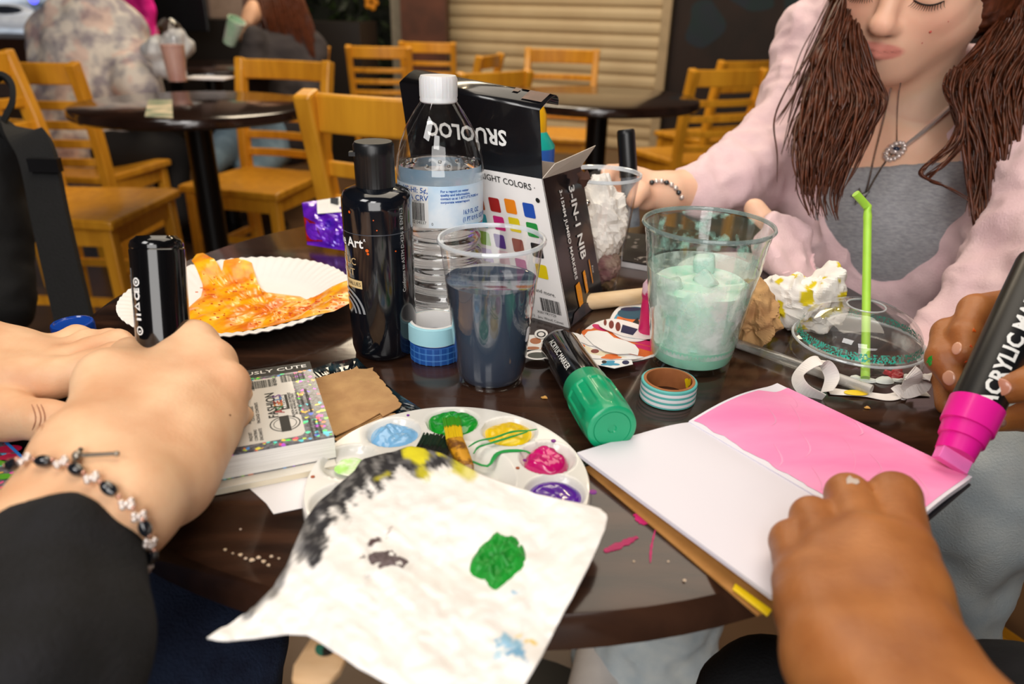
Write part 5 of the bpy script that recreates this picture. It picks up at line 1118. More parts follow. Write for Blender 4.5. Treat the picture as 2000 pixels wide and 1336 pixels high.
mo('lettering', join(up_l(text('FASHION', .0082, 'CENTER', .0002), 531, 791), *[up_l(text(s, .0024, 'CENTER', .00004), x, y) for s, x, y in (('FASHION ANGELS ENTERPRISES', 569, 790), ('306 N. MILWAUKEE STREET', 575, 788), ('MILWAUKEE, WI 53202 U.S.A.', 582, 787), ('1-800-492-3237', 590, 781))], up_l(text('www.fashionangels.com', .0034, 'CENTER', .0001), 601, 781), *[up_l(text(s, .0027, 'CENTER', .00004), x, y) for s, x, y in (('more sticker fun inside', 608, 836), ('for ages 6 and up', 616, 833), ('and much more', 624, 832), ('PACKAGE CONTENTS', 503, 806), ('CUTE STICKERS', 493, 808), ('NO ROUGH EDGES', 486, 810), ('ENCHANTE', 510, 848), ('CONTENU', 500, 850), ('PAQUET', 490, 853))], up_l(text('ISBN 978-1', .0038), 492, 752), up_l(text('8 12345', .0036), 537, 744)), black_ink, bk2, False, label='black printed words on the cover')
cols = ['#a02a35', '#27804a', '#c07018', '#a83a2a', '#2a6aa8', '#6a3a8a']
for i, ch_ in enumerate('ANGELS'):
    mo('colour_letter', up_l(mv(text(ch_, .0078, 'CENTER', .0002), -.0105+.0042*i, 0), 544, 788), mat('ink_l'+cols[i][1:], cols[i], .4), bk2, False)
mo('barcode', up_l(mv(bars(28, .0165, .0110, 5), 0, 0, 90), 514, 750), black_ink, bk2, False); mo('barcode', up_l(mv(bars(28, .0165, .0110, 6), 0, 0, 90), 571, 737), black_ink, bk2, False)
mo('title_bar', up_l(quadxy(0, 0, .0200, .0052), 555, 785, .0010), black_ink, bk2, False); mo('bar_lettering', up_l(text('PUBLICATIONS', .0026, 'CENTER', .0001), 555, 785, .0012), white_ink, bk2, False)
mo('crest', join(up_l(ring2(0, 0, .0085, .0092, 30), 557, 827), up_l(ring2(0, 0, .0066, .0070, 30), 557, 827), up_l(quadxy(0, 0, .019, .0058), 557, 827, .0011)), black_ink, bk2, False)
pd = thing('sketch_pad', 'thin cream pad lying under the thick sticker book', 'notebook', (-.17, .38, Z0))
pc0 = bt_+e1*.002+np.array([.0, -.003])
mo('pages', rectb(pc0, e1, e2, .109, .15, Z0+.0008, .004), mat('cream_pages', '#e9dfc9', .7, '#dccfb4', 30), pd, False)
mo('cover_sheet', rectb(pc0-e1*.0005, e1, e2, .110, .15, Z0+.0048, .0005), mat('cream_cover', '#efe9dc', .6), pd, False)
wn2 = thing('paper_napkin', 'folded white paper napkins sticking out under the sketch pad', 'napkin', P(540, 975, Z0))
q4 = [P(480, 942, Z0), P(512, 985, Z0), P(543, 1006, Z0), P(602, 990, Z0), P(600, 930, Z0), P(560, 905, Z0)]
for i in range(3):
    mo('sheet', plate([(q[0]+.0012*i*(1 if k % 2 else -1), q[1]+.0016*(2-i)) for k, q in enumerate(q4)], Z0+.0002+.0002*i, .00015), white_paper, wn2, False)
kn = thing('kraft_napkin', 'torn brown kraft paper piece beside the sticker book', 'napkin', P(700, 790, Z0+.004))
ko = [(590, 755), (612, 742), (650, 731), (690, 722), (697, 716), (701, 722), (716, 722), (729, 719)]
x, y = 729, 719
for i in range(9): x += 6.2; y += 7.5; ko += [(x-7+3*(i % 2), y-1), (x, y+3.5)]
ko += [(781, 797), (748, 815), (742, 808), (700, 832), (656, 852), (640, 840)]
mo('kraft_sheet', plate([P(a, b, Z0+.0045)[:2] for a, b in ko], Z0+.0045, .0007), kraft, kn, False)
mo('folded_edge', plate([P(a, b, Z0+.0035)[:2] for a, b in ((652, 858), (700, 832), (742, 810), (772, 808), (780, 815), (774, 823), (720, 843), (658, 862))], Z0+.0032, .0006), kraft, kn, False)
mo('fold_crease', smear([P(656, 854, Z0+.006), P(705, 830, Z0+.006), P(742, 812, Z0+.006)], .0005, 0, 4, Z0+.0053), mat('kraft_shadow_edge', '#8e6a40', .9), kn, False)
fw = thing('wrapper', 'dark glossy plastic wrapper under the kraft paper', 'wrapper', P(740, 760, Z0))
fo = [(606, 722), (650, 708), (698, 699), (704, 708), (740, 740), (785, 775), (825, 800), (775, 806), (700, 830), (620, 800)]
fv = resample(np.array(fo, float), 90); ctr = fv.mean(0); V = []; 
for i in range(13):
    t = i/12; q = ctr+(fv-ctr)*t; V.append(np.array([P(x, y, Z0+.0012+.0022*abs(noise(np.array([[x/1000, y/1000, 0]]), 14, 3)[0])*(1-t**8)) for x, y in q]))
V = np.vstack(V); F = [(i*90+k, (i+1)*90+k, (i+1)*90+(k+1) % 90, i*90+(k+1) % 90) for i in range(12) for k in range(90)]
mod(mo('foil_sheet', (V, F), mat('dark_foil', '#14181c', .14, '#24414c', 60, coat=.6, lo=.5, hi=.7), fw, False), 'SOLIDIFY', thickness=.0003)
cb2 = thing('sticker_sheet', 'holographic sticker sheet with cherries and a blue edge at the far left', 'sticker sheet', P(20, 900, Z0))
cq = np.array([P(-60, 800, Z0+.002), P(62, 915, Z0+.002), P(10, 1010, Z0+.002), P(-120, 1000, Z0+.002)]); cq[:, 2] = Z0+.0005
mo('card', hexa(cq[::-1], cq[::-1]+np.array([0, 0, .003])), holo, cb2, False)
mo('blue_edge', ribbon([cq[0]+[0, 0, .0036], cq[1]+[0, 0, .0036]], .0016, .0004, [1, 1, 0], 4), mat('blue_edge', '#1f7fd6', .4), cb2, False)
ch1, ch2 = P(18, 876, Z0+.004), P(22, 893, Z0+.004)
mo('cherry_print', join(*[plate([(c[0]+.0075*math.cos(a), c[1]+.0042*math.sin(a)) for a in np.linspace(0, 6.28, 24, endpoint=False)], Z0+.0036, .0003) for c in (ch1, ch2)]), mat('cherry_red', '#a8123e', .3), cb2, False)
mo('leaf_print', join(*[plate([(c[0]+.005*math.cos(a), c[1]+.0028*math.sin(a)) for a in np.linspace(0, 6.28, 16, endpoint=False)], Z0+.0036, .0003) for c in (P(2, 903, Z0+.004), P(8, 930, Z0+.004))]), mat('leaf_green', '#4c9a1c', .4), cb2, False)
dpad = thing('black_folder', 'black folder lying under the fair hands at the left', 'folder', P(60, 830, Z0))
dq = np.array([P(-150, 700, Z0), P(230, 770, Z0), P(260, 960, Z0), P(-200, 930, Z0)]); dq[:, 2] = Z0
bev(mo('sheet', hexa(dq[::-1]+[0, 0, .0001], dq[::-1]+np.array([0, 0, .0006])), mat('black_folder', '#0c0c0e', .6), dpad, False), .0002)
# loose crumbs
cr_ = mat('crumb', '#d8a85a', .7, '#b9823a', 90)
for px_, py_, s, lb in ((1064, 776, 2.4, 'small tan crumb on the table between the dark cup and the green-capped marker'), (1192, 777, 1.2, 'tiny yellow crumb beside the green cap'), (1694, 796, 2.0, 'small orange crumb beyond the pink page')):
    mo('crumb', ico(P(px_, py_, Z0+.0009), (s*.001, s*.0008, .0008), 8, 6, lambda d: 1+.25*math.sin(5*d[0]+3*d[1])), cr_, None, False, lb, 'crumb')
# ---------------------------------------------------------------- markers held in hands
def held_marker(name, label, T, B, R, L, mats, kind, x0=None):
    """T tail end, B direction point towards the tip; built along its axis"""
    ax = nrm(np.asarray(B)-T); t = thing('marker', label, 'marker', T+ax*L/2); return t, ax
LM_T = D(305, 460, .447); LM_B = D(322, 690, .458); lax = nrm(LM_B-LM_T)
lm = thing('marker', 'black marker held upright in the fair right fist, tail end up', 'marker', LM_T+lax*.08)
RL = .0160
mo('barrel', lathe([(0, .0012), (.004, .0010), (.0045, 0), (.0115, 0), (.0125, .0010), (.0132, .0015), (.0150, .0030), (.0156, .0065), (.0153, .0078), (.0160, .0085), (.0160, .10), (0, .10)], LM_T, 64, axis=lax), black_gloss, lm)
gm_ = mat('grey_collar', '#3a3b40', .35)
mo('nib_collar', lathe([(.0160, .10), (.014, .101), (.013, .112), (.009, .113), (.008, .122), (0, .124)], LM_T, 40, axis=lax), gm_, lm)
def onmark(vf, T, ax, R, a0, x0, l=.0003): return oncyl(vf, T, ax, R, a0, x0, l)
xv = -FW
ic_ = [ring2(0, 0, .0016, .0028, 20), ring2(0, 0, .0006, .0012, 12)]
lx = -.0075
def tri(r0, r1): return (lambda a: (np.array([(r*math.cos(t), r*math.sin(t), 0) for r in (r0, r1) for t in (math.pi/2, math.pi/2+2.0944, math.pi/2+4.18879)]), [(0, 1, 4, 3), (1, 2, 5, 4), (2, 0, 3, 5)]))(0)
mo('safety_marks', join(*[onmark(mv(q, -lx, h), LM_T, lax, RL, 0, xv) for q, h in ((ring2(0, 0, .0018, .0027, 20), .028), (ring2(0, 0, .0002, .0010, 12), .028), (mv(text('CE', .0062, 'CENTER', .0003), 0, 0, -90), .0355), (mv(tri(.0016, .0033), 0, 0, -90), .043), (quadxy(0, 0, .0042, .0012), .0480), (quadxy(0, .0010, .0034, .0008), .0495), (quadxy(0, 0, .0042, .0012), .0510), (ring2(0, 0, .0019, .0028, 20), .058), (ring2(0, 0, 0, .0011, 12, 0, 200), .058))]), white_ink, lm, False, label='white safety symbols on the barrel')
mo('small_lettering', join(*[onmark(mv(text(s, .0021, 'CENTER'), -lx+o, .043, -90), LM_T, lax, RL, 0, xv) for s, o in (('WARNING: READ AND KEEP THE INSTRUCTIONS', .0050), ('MADE FOR PAPER, CARD, WOOD, GLASS', .0075))]), mat('grey_ink', '#b8b8b8'), lm, False)
RM_B = P(1856, 905, Z0+.012); RM_T = D(2045, 497, .470); rax = nrm(RM_B-RM_T); RLn = np.linalg.norm(RM_B-RM_T)
rm = thing('marker', 'black marker with a hot pink collar and wide nib colouring the pink page', 'marker', (RM_B+RM_T)/2)
RR = .0150; Lb = RLn
mo('barrel', lathe([(0, 0), (.0118, 0), (.0122, .001), (.0124, .006), (.0145, .007), (RR, .010), (RR, Lb-.042), (0, Lb-.042)], RM_T, 64, axis=rax), black_satin, rm)
pinkp = mat('hot_pink_collar', '#ee1f9e', .3, '#e31893', 20, coat=.2)
mo('collar', lathe([(RR, Lb-.0425), (RR+.0008, Lb-.042), (RR+.0003, Lb-.0255), (.0138, Lb-.0250), (.0132, Lb-.0165), (.0118, Lb-.0160), (.0110, Lb-.0065), (0, Lb-.0065)], RM_T, 64, axis=rax), pinkp, rm)
nx = nrm(RT+.38*(-UP)); nx = nrm(nx-rax*(nx @ rax)); ny = np.cross(rax, nx); nb0 = RM_T+rax*(Lb-.0070)
q8 = lambda c, a, b: [c+nx*x*a+ny*y*b for x, y in ((-1, -1), (1, -1), (1, 1), (-1, 1))]
bev(mo('nib', hexa(np.array(q8(nb0, .0100, .004)), np.array(q8(nb0+rax*.0085, .0100, .0036))), mat('pink_felt', '#f77ac6', .8), rm, False), .0006)
rx0 = -FW+.10*RT
mo('lettering', onmark(mv(text('ACRYLIC MARKER', .0128, 'CENTER', .0004), .0055, .0700, -90), RM_T, rax, RR, 0, rx0), white_ink, rm, False, label='white ACRYLIC MARKER lettering on the barrel')
GM_T = D(1222, 253, .80); GM_B = D(1234, 440, .825); gax = nrm(GM_B-GM_T)
gmk = thing('marker', 'black capped marker held upright by the girl behind the tissue cup', 'marker', GM_T+gax*.05)
mo('cap', lathe([(0, .0), (.0085, 0), (.0098, .0015), (.0102, .006), (.0102, .052), (0, .052)], GM_T, 40, axis=gax), black_satin, gmk)
mo('barrel', lathe([(.0092, .052), (.0096, .10), (.009, .108), (0, .108)], GM_T, 40, axis=gax), mat('grey_barrel', '#8e959c', .4, '#5e646c', 60), gmk)
# ---------------------------------------------------------------- person on the left: two fair hands, black sleeve, jeans
pL = thing('person', 'person at the left edge in a black sweatshirt, with fair hands and a beaded bracelet', 'person', (-.45, -.05, 0))
def C3(l): return [D(*q[:3]) for q in l]
WA, WB = D(176, 893, .362), D(243, 985, .338)
IM, MM, KM, PM = D(372, 676, .462), D(412, 712, .450), D(432, 752, .440), D(436, 806, .428)
pr = [(WA, WB, .021, .0205), (WA, IM, .021, .0140), ((WA+WB)/2, MM, .022, .0140), ((WA+WB)/2, KM, .022, .0135), (WB, PM, .0205, .0135),
      (WA*.45+IM*.55, WB*.45+PM*.55, .0150, .0165), (WB, D(330, 940, .372), .0205, .0205), (D(330, 940, .372), D(398, 850, .412), .0205, .018),
      (WA, D(214, 745, .412), .019, .0165), (D(214, 745, .412), D(258, 700, .452), .0165, .0125)]
EL = D(-140, 1420, .265)
pr += [(WA, EL, .0225, .034), (WB, EL, .0215, .034)]
# curled fingers wrap the marker on the far side
for m_, p_, d_, t_, r_ in ((IM, (398, 692, .500), (352, 715, .508), (318, 735, .488), .0120), (MM, (432, 735, .488), (380, 760, .502), (330, 775, .480), .0122), (KM, (455, 775, .474), (400, 800, .490), (345, 815, .468), .0118), (PM, (462, 822, .452), (420, 845, .468), (365, 855, .450), .0105)):
    pr += chain([m_, D(*p_), D(*d_), D(*t_)], [r_+.0012, r_, r_-.001, r_-.002], .004)
# thumb over the marker
pr += chain([D(258, 700, .452), D(285, 690, .472), D(318, 715, .474)], [.0125, .0108, .009], .006)
pr += [(D(446, 748, .434), D(448, 752, .434), .0128, .0128, .006), (D(384, 672, .458), D(386, 674, .458), .0140, .0140, .006), (D(300, 800, .398), D(378, 690, .4505), .0050, .0060, .012), (D(330, 850, .392), D(410, 745, .4330), .0050, .0060, .012)]
for k_ in (IM, MM): pr.append((k_-UP*.0005, k_+(MM-IM)*0+RT*.001+UP*.002, .0140, .0138, .006))
handR = sdf(pr, .0021, .012)
# left hand of the same person, palm down at the left edge
w1, w2 = D(-60, 690, .50), D(-60, 760, .47)
i1, m1, k1, q1 = D(112, 738, .470), D(118, 715, .488), D(112, 698, .505), D(96, 685, .520)
pl_ = [(w1, w2, .021, .02), (w1, k1, .021, .0125), (w1, m1, .021, .0128), (w2, i1, .0205, .013), (w1, q1, .02, .011), (w2*.4+i1*.6, w1*.4+q1*.6, .0155, .013), (w1, D(-330, 640, .50), .021, .032), (w2, D(-330, 680, .48), .021, .032)]
pl_ += chain([i1, D(175, 720, .476), D(225, 700, .482), D(262, 720, .476)], [.0130, .0116, .0108, .0085], .004)
pl_ += chain([m1, D(180, 690, .500), D(230, 672, .508), D(262, 690, .50)], [.0125, .0112, .0102, .008], .004)
pl_ += chain([k1, D(172, 672, .525), D(215, 668, .52), D(240, 690, .51)], [.0115, .0105, .0095, .008], .004)
pl_ += chain([q1, D(150, 660, .535), D(190, 668, .535)], [.0105, .0095, .008], .004)
pl_ += chain([D(-70, 800, .455), D(15, 812, .448), D(92, 822, .440), D(150, 820, .440)], [.0185, .0150, .0122, .0095], .006)
handL = sdf(pl_, .0021, .012)
bodyL = join(handR, handL)
mo('body', bodyL, skin_l, pL)
bvL = caster(bodyL)
wr_ = []
for x0 in (62, 72, 80):
    pts = []
    for t in np.linspace(0, 1, 7):
        h, n = hit(bvL, x0+8*math.sin(t*3), 790+50*t, .0001)
        if h is not None: pts.append(h)
    if len(pts) > 3: wr_.append(tube(pts, [.0002]+[.00045]*(len(pts)-2)+[.0002], 5))
if wr_: mo('knuckle_creases', join(*wr_), mat('skin_crease', '#b98262', .6), pL)
sl = [(D(112, 1112, .312), D(-90, 1420, .262), .0362, .047, .02), (D(110, 1155, .305), D(-10, 1420, .262), .0300, .043, .012), (D(-60, 1420, .262), np.array([-.40, -.02, .82]), .050, .062), (np.array([-.40, -.02, .82]), np.array([-.44, -.16, 1.02]), .062, .07),
      (np.array([-.44, -.16, 1.02]), np.array([-.72, -.12, 1.02]), .08, .08), (np.array([-.58, -.16, .98]), np.array([-.56, -.18, .52]), .14, .15), (np.array([-.72, -.12, 1.02]), np.array([-.70, .12, .82]), .07, .06), (np.array([-.70, .12, .82]), D(-330, 660, .49), .06, .042)]
cn = nrm(D(205, 935, .35)-D(60, 1200, .30)); 
sl += [(D(195, 1030, .330), cn+UP*.10, 0, 0, None, 'cut')]
slv = sdf(sl[:2]+[(D(-60, 1420, .262), D(-300, 1700, .24), .050, .055)]+sl[-1:], .004, .03, lambda v: .0022*noise(v, 9, 2)+.002*noise(v, 22, 1))
tor = sdf(sl[2:-1], .012, .04, lambda v: .006*noise(v, 6, 2))
mo('sweatshirt', join(slv, tor), black_cloth, pL)
mo('jeans', sdf([(D(300, 1290, .46), D(330, 1130, .62), .078, .068), (D(300, 1290, .46), np.array([-.42, -.10, .56]), .078, .11), (D(330, 1130, .62), D(330, 1300, .95), .062, .05), (np.array([-.42, -.10, .56]), np.array([-.62, -.10, .56]), .11, .11)], .008, .03, lambda v: .003*noise(v, 14, 2)), denim_dark, pL)
# bracelet of beads laid on the wrist
bp = [(13, 928, 's'), (35, 912, 'b'), (58, 904, 's'), (91, 907, 'b'), (126, 910, 's'), (155, 924, 'b'), (184, 940, 's'), (214, 959, 'b'), (245, 986, 's'), (266, 1008, 's'), (277, 1030, 'b'), (284, 1056, 's'), (287, 1082, 'b'), (289, 1105, 's')]
blk = []; slvb = []; spc = []; P_ = []
for x, y, k in bp:
    h = None; xx = x
    while h is None and xx > x-60: h, n = hit(bvL, xx, y, .0026); xx -= 6
    if h is not None: P_.append((h, n, k))
for i, (h, n, k) in enumerate(P_):
    d = nrm(P_[min(i+1, len(P_)-1)][0]-P_[max(i-1, 0)][0])
    if k == 'b': blk.append(lathe([(0, -.0040), (.0018, -.0036), (.0027, -.0018), (.0029, 0), (.0027, .0018), (.0018, .0036), (0, .0040)], h, 16, axis=d))
    else:
        sx = np.cross(d, n)
        for o in ((0, 0), (.0022, 0), (-.0022, 0), (0, .0020), (.0012, -.0018), (-.0012, .0018)): slvb.append(ico(h+n*.0004+sx*o[0]+d*o[1], .0015, 8, 6))
    spc.append(ico(h-d*.0046, (.0012, .0012, .0012), 8, 6)); spc.append(ico(h-d*.0046+n*.001, (.0011, .0011, .0011), 8, 6))
brc = mo('bracelet', join(*blk), hematite, pL, label='beaded bracelet with black and crystal beads')
mo('crystal_beads', join(*slvb), crystal, brc); mo('spacer_beads', join(*spc), mat('rose_gold', '#d9a48f', .2, metal=.8), brc)
h0, n0 = hit(bvL, 158, 898, .003); h1, n1_ = hit(bvL, 229, 896, .0030); h2_, _ = hit(bvL, 157, 884, .003)
if h0 is not None and h1 is not None:
    d = nrm(h1-h0); s_ = np.cross(d, n0)
    mo('cross_charm', join(tube([h0-d*.002, h1], .0009, 6), ico(h1, .0014, 8, 6), ico(h0, .0024, 10, 8), tube([h0-s_*.004, h0+s_*.004], .0012, 6)), mat('aged_silver', '#9d9488', .3, metal=.9), brc)
# ---------------------------------------------------------------- person on the right: brown hands
pR = thing('person', 'person at the right edge with brown hands, holding the sketchbook and the pink marker', 'person', (.45, -.1, 0))
def Z(px, py, z): return P(px, py, z)
IMr, MMr, KMr, PMr = Z(1762, 1085, .785), Z(1690, 1072, .787), Z(1618, 1092, .784), Z(1566, 1140, .779)
Wa, Wb = Z(1640, 1290, .780), Z(1782, 1285, .780)
Ea, Eb = np.array([.165, -.06, .80]), np.array([.195, -.06, .80])
pr = [(Wa, Wb, .0185, .0190), (Wa, PMr, .018, .0130), (Wa, KMr, .018, .0140), ((Wa+Wb)/2, MMr, .019, .0150), (Wb, IMr, .0185, .0155), (Wb, MMr, .018, .014), (Wa*.4+PMr*.6, Wb*.4+IMr*.6, .015, .016), (Wa, Ea, .0185, .036), (Wb, Eb, .019, .036), ((Wa+Wb)/2, (Ea+Eb)/2, .0185, .036)]
for m_, p_, d_, t_, r in ((IMr, (1746, 972, .784), (1742, 985, .767), (1728, 1030, .766), (.0140, .0132, .0118, .0098)), (MMr, (1656, 968, .784), (1652, 985, .767), (1655, 1030, .766), (.0135, .0115, .0108, .009)), (KMr, (1586, 1012, .781), (1584, 1024, .766), (1600, 1060, .766), (.0128, .0108, .0098, .0085)), (PMr, (1546, 1058, .776), (1550, 1068, .765), (1572, 1090, .765), (.0115, .0105, .0092, .008))):
    pr += chain([m_, P(*p_), P(*d_), P(*t_)], list(r), .0022)
pr += chain([Z(1800, 1240, .772), Z(1790, 1150, .766), Z(1760, 1080, .765)], [.0165, .012, .009], .006)
fistR = sdf(pr, .0021, .009)
# hand round the pink marker
mk = lambda px, py, dd: D(px, py, dd)
ph = mk(2110, 690, .50)
pr2 = [(mk(2060, 620, .535), mk(2080, 760, .515), .018, .019), (mk(2070, 690, .525), mk(2200, 760, .47), .024, .026), (mk(2200, 760, .47), mk(2420, 900, .40), .026, .032)]
pr2 += chain([mk(2060, 600, .54), mk(1975, 595, .528), mk(1905, 606, .508), mk(1884, 655, .492), mk(1884, 690, .484)], [.014, .0120, .0112, .0102, .0080], .0035)
pr2 += chain([mk(2060, 650, .54), mk(1935, 655, .535), mk(1852, 652, .512), mk(1840, 700, .496), mk(1866, 748, .484)], [.014, .0118, .0110, .0104, .0078], .0035)
pr2 += chain([mk(2060, 720, .535), mk(1930, 730, .538), mk(1850, 738, .522), mk(1850, 790, .508)], [.013, .0112, .0100, .0080], .0035)
pr2 += chain([mk(2070, 770, .53), mk(2000, 815, .520), mk(1947, 822, .508)], [.0125, .0100, .0078], .0035)
pr2 += chain([mk(2130, 760, .47), mk(2040, 742, .442), mk(1962, 757, .440)], [.0175, .0128, .0104], .006)
handM = sdf(pr2, .0021, .010)
armR = sdf([(np.array([.36, .17, .84]), np.array([.62, .02, .80]), .034, .04), (mk(2420, 900, .40), np.array([.40, .15, .83]), .032, .034)], .006, .02)
bodyR = join(fistR, handM)
mo('body', bodyR, skin_r, pR)
bvR = caster(bodyR)
def nail(bv, par, px, py, rx, ry, ang, m, name='fingernail'):
    h, n = hit(bv, px, py, -.0003)
    if h is None: return
    a = nrm(RT*math.cos(ang)-UP*math.sin(ang)); a = nrm(a-n*(a @ n)); b = np.cross(n, a)
    V, F = ico((0, 0, 0), 1, 18, 10); mo(name, (h+V[:, :1]*a*rx+V[:, 1:2]*b*ry+V[:, 2:]*n*.0009, F), m, par)
nail(bvR, pR, 1950, 756, .0068, .0055, 0.1, mat('nail_pink', '#c98a72', .25, '#b87860', 60, coat=.3))
nail(bvR, pR, 1853, 738, .0052, .0042, 1.1, nail_m); nail(bvR, pR, 1868, 680, .0045, .0035, 1.4, nail_m); nail(bvR, pR, 1950, 824, .0050, .0040, .2, mat('nail_dark', '#9a6a58', .25))
def spot(bv, par, pts, m, label):
    vs = []
    for x, y, r in pts:
        h, n = hit(bv, x, y, .0001)
        if h is None: continue
        a, b = frame(n); V, F = ico((0, 0, 0), 1, 10, 6, lambda d: 1+.3*math.sin(4*d[0]+3*d[1])); vs.append((h+V[:, :1]*a*r+V[:, 1:2]*b*r*1.2+V[:, 2:]*n*.0004, F))
    if vs: mo('paint_spot', join(*vs), m, par, True, label)
h_m, n_m = hit(bvL, 449, 811, .0)
if h_m is not None: mo('mole', ico(h_m, .0006, 8, 6), mat('mole_brown', '#7a4a2e', .6), pL)
spot(bvR, pR, [(1815, 706, .0022), (1817, 700, .0018)], grn, 'green paint spot on the finger'); spot(bvR, pR, [(1888, 706, .001), (1902, 645, .0012), (1896, 676, .0008)], redp, 'red paint specks on the fingers'); spot(bvR, pR, [(1662, 938, .003)], mat('dry_white_paint', '#c9b8ae', .6), 'dried pale paint on the middle knuckle')
mo('shirt', join(sdf([(np.array([.20, -.09, .80]), np.array([.26, -.22, 1.0]), .05, .065), (np.array([.26, -.22, 1.0]), np.array([.52, -.22, 1.0]), .075, .075), (np.array([.40, -.24, .95]), np.array([.40, -.26, .52]), .14, .15), (np.array([.52, -.22, 1.0]), np.array([.62, .0, .82]), .065, .055), (np.array([.62, .0, .82]), np.array([.50, .11, .82]), .05, .044)], .012, .04, lambda v: .005*noise(v, 6, 2)), armR), black_cloth, pR)
mo('trousers', sdf([(D(1530, 1422, .455), np.array([.28, -.16, .56]), .050, .10), (D(2020, 1560, .42), np.array([.46, -.18, .56]), .085, .11), (D(1530, 1422, .455), D(1560, 1520, .80), .048, .045), (D(2020, 1560, .42), D(1960, 1500, .8), .07, .05)], .008, .03, lambda v: .002*noise(v, 14, 2)), mat('black_denim', '#141418', .9, '#0e0e12', 80, bump=.3, bs=500), pR)
# ---------------------------------------------------------------- girl in the pale pink hoodie
pG = thing('person', 'girl with long brown hair in a pale pink hoodie and grey top, looking down', 'person', (.62, .88, 0))
def cam3(a, b, c): return RT*a+UP*b-FW*c
fF = nrm(cam3(-.62, -.58, .53)); uF = cam3(-.12, .71, .68); uF = nrm(uF-fF*(uF @ fF)); sF = np.cross(uF, fF); sF = sF if sF @ RT > 0 else -sF
HS = 1.0
HC = D(1715, 57, .735)-fF*.119*HS+uF*.037*HS
def h3(f, u, s=0): return HC+(fF*f+uF*u+sF*s)*HS
neck0, neck1 = h3(-.012, -.075), D(1800, 285, .885)
def torso(o):
    return [(D(1640, 185, .985), D(2040, 225, .88), .062+o, .062+o, .03), (D(1690, 330, .945), D(1900, 330, .90), .085+o, .085+o, .03), (D(1690, 430, .92), D(1860, 430, .885), .082+o, .082+o, .03), (D(1740, 430, .93), D(1790, 640, .97), .10+o, .11+o, .04)]
hp = [(h3(-.012, .022), h3(-.03, .03), .086, .085), (h3(.022, .012), h3(.03, -.03), .074, .064), (h3(.03, .05), h3(.02, .06), .062, .07)]
for s in (-1, 1): hp += [(h3(.048, -.030, .030*s), h3(.040, -.045, .036*s), .034, .030, .02), (h3(.0, -.055, .048*s), h3(.058, -.086, .014*s), .028, .022, .028)]
hp += [(h3(.064, -.090, -.006), h3(.064, -.090, .006), .0205, .0205, .02), (h3(.05, -.07), h3(.062, -.06), .040, .038)]
for s in (-1, 1): hp.append((h3(.108, -.003, .030*s), h3(.106, -.005, .036*s), .017, .017, .02, 'sub'))
hp += [(h3(.083, .012), h3(.107, -.034), .0085, .0098, .012), (h3(.108, -.037, -.002), h3(.108, -.037, .002), .0105, .0105, .006)]
for s in (-1, 1):
    hp += [(h3(.097, -.043, .0095*s), h3(.100, -.042, .008*s), .0072, .0074, .005), (h3(.0785, -.012, .0315*s), h3(.0785, -.013, .0345*s), .0136, .0132, .004)]
    hp += [(h3(.0965, -.063, .002*s), h3(.0885, -.066, .020*s), .0042, .0024, .004), (h3(.0960, -.0705, .0), h3(.0885, -.068, .018*s), .0050, .0026, .004)]
hp += [(h3(.108, -.0708, -.016), h3(.108, -.0708, .016), .0062, .0062, .003, 'sub')] if False else []
headm = sdf(hp+[(neck0, neck1, .050, .056, .03)], .0024, .012)
bodyg = sdf([(neck0, neck1, .050, .056)]+torso(0), .006, .03)
fa_ = [(D(1530, 310, .95), D(1330, 372, .865), .040, .024)]
hw = D(1300, 376, .855)
hd = [(D(1400, 365, .885), D(1330, 374, .865), .030, .0235), (D(1330, 374, .865), hw, .0235, .021), (hw, D(1255, 350, .845), .021, .0125), (hw, D(1258, 385, .84), .021, .013), (hw, D(1250, 368, .842), .021, .014)]
hd += chain([D(1255, 350, .845), D(1225, 335, .85), D(1190, 338, .845), D(1180, 360, .83)], [.0115, .0105, .0095, .008], .004)
hd += chain([D(1250, 362, .842), D(1215, 358, .85), D(1185, 365, .845)], [.0115, .010, .008], .004)
hd += chain([D(1258, 385, .84), D(1250, 372, .815), D(1238, 392, .80)], [.0125, .0108, .009], .004)
hd += chain([D(1262, 392, .84), D(1225, 392, .85), D(1195, 392, .84)], [.0115, .010, .008], .004)
lh = sdf([(D(1520, 456, .790), D(1474, 408, .795), .010, .012)], .003, .01)
hgm = sdf(hd, .0026, .010)
gb = join(headm, bodyg, hgm, lh)
gv = np.asarray(gb[0]); rel = (gv-HC)/HS; lf_ = rel @ fF; lu_ = rel @ uF; ls_ = rel @ sF
gc_ = np.ones((len(gv), 3))
lip = np.clip(1.25-((ls_/.0235)**2+((lu_+.0667)/.0092)**2), 0, 1)*(lf_ > .08)*(lf_ < .12); gc_ *= 1-np.clip(lip*2.2, 0, 1)[:, None]*np.array([.16, .48, .42])
ln_ = np.exp(-((lu_+.0665)/.0011)**2)*(np.abs(ls_) < .021)*(lf_ > .085); gc_ *= 1-ln_[:, None]*np.array([.4, .5, .5])
chk = np.exp(-(((lf_-.075)/.03)**2+((lu_+.035)/.025)**2+((np.abs(ls_)-.045)/.025)**2))+.7*np.exp(-(((lf_-.115)/.016)**2+((lu_+.036)/.014)**2+(ls_/.016)**2)); gc_ *= 1-chk[:, None]*np.array([.02, .16, .16])
nst = np.exp(-(((lf_-.106)/.006)**2+((lu_+.0475)/.003)**2+((np.abs(ls_)-.0075)/.004)**2)); gc_ *= 1-np.clip(nst*.8, 0, .75)[:, None]
body_g = mo('body', gb, skin_g, pG, col=gc_)
bvG = caster(gb)
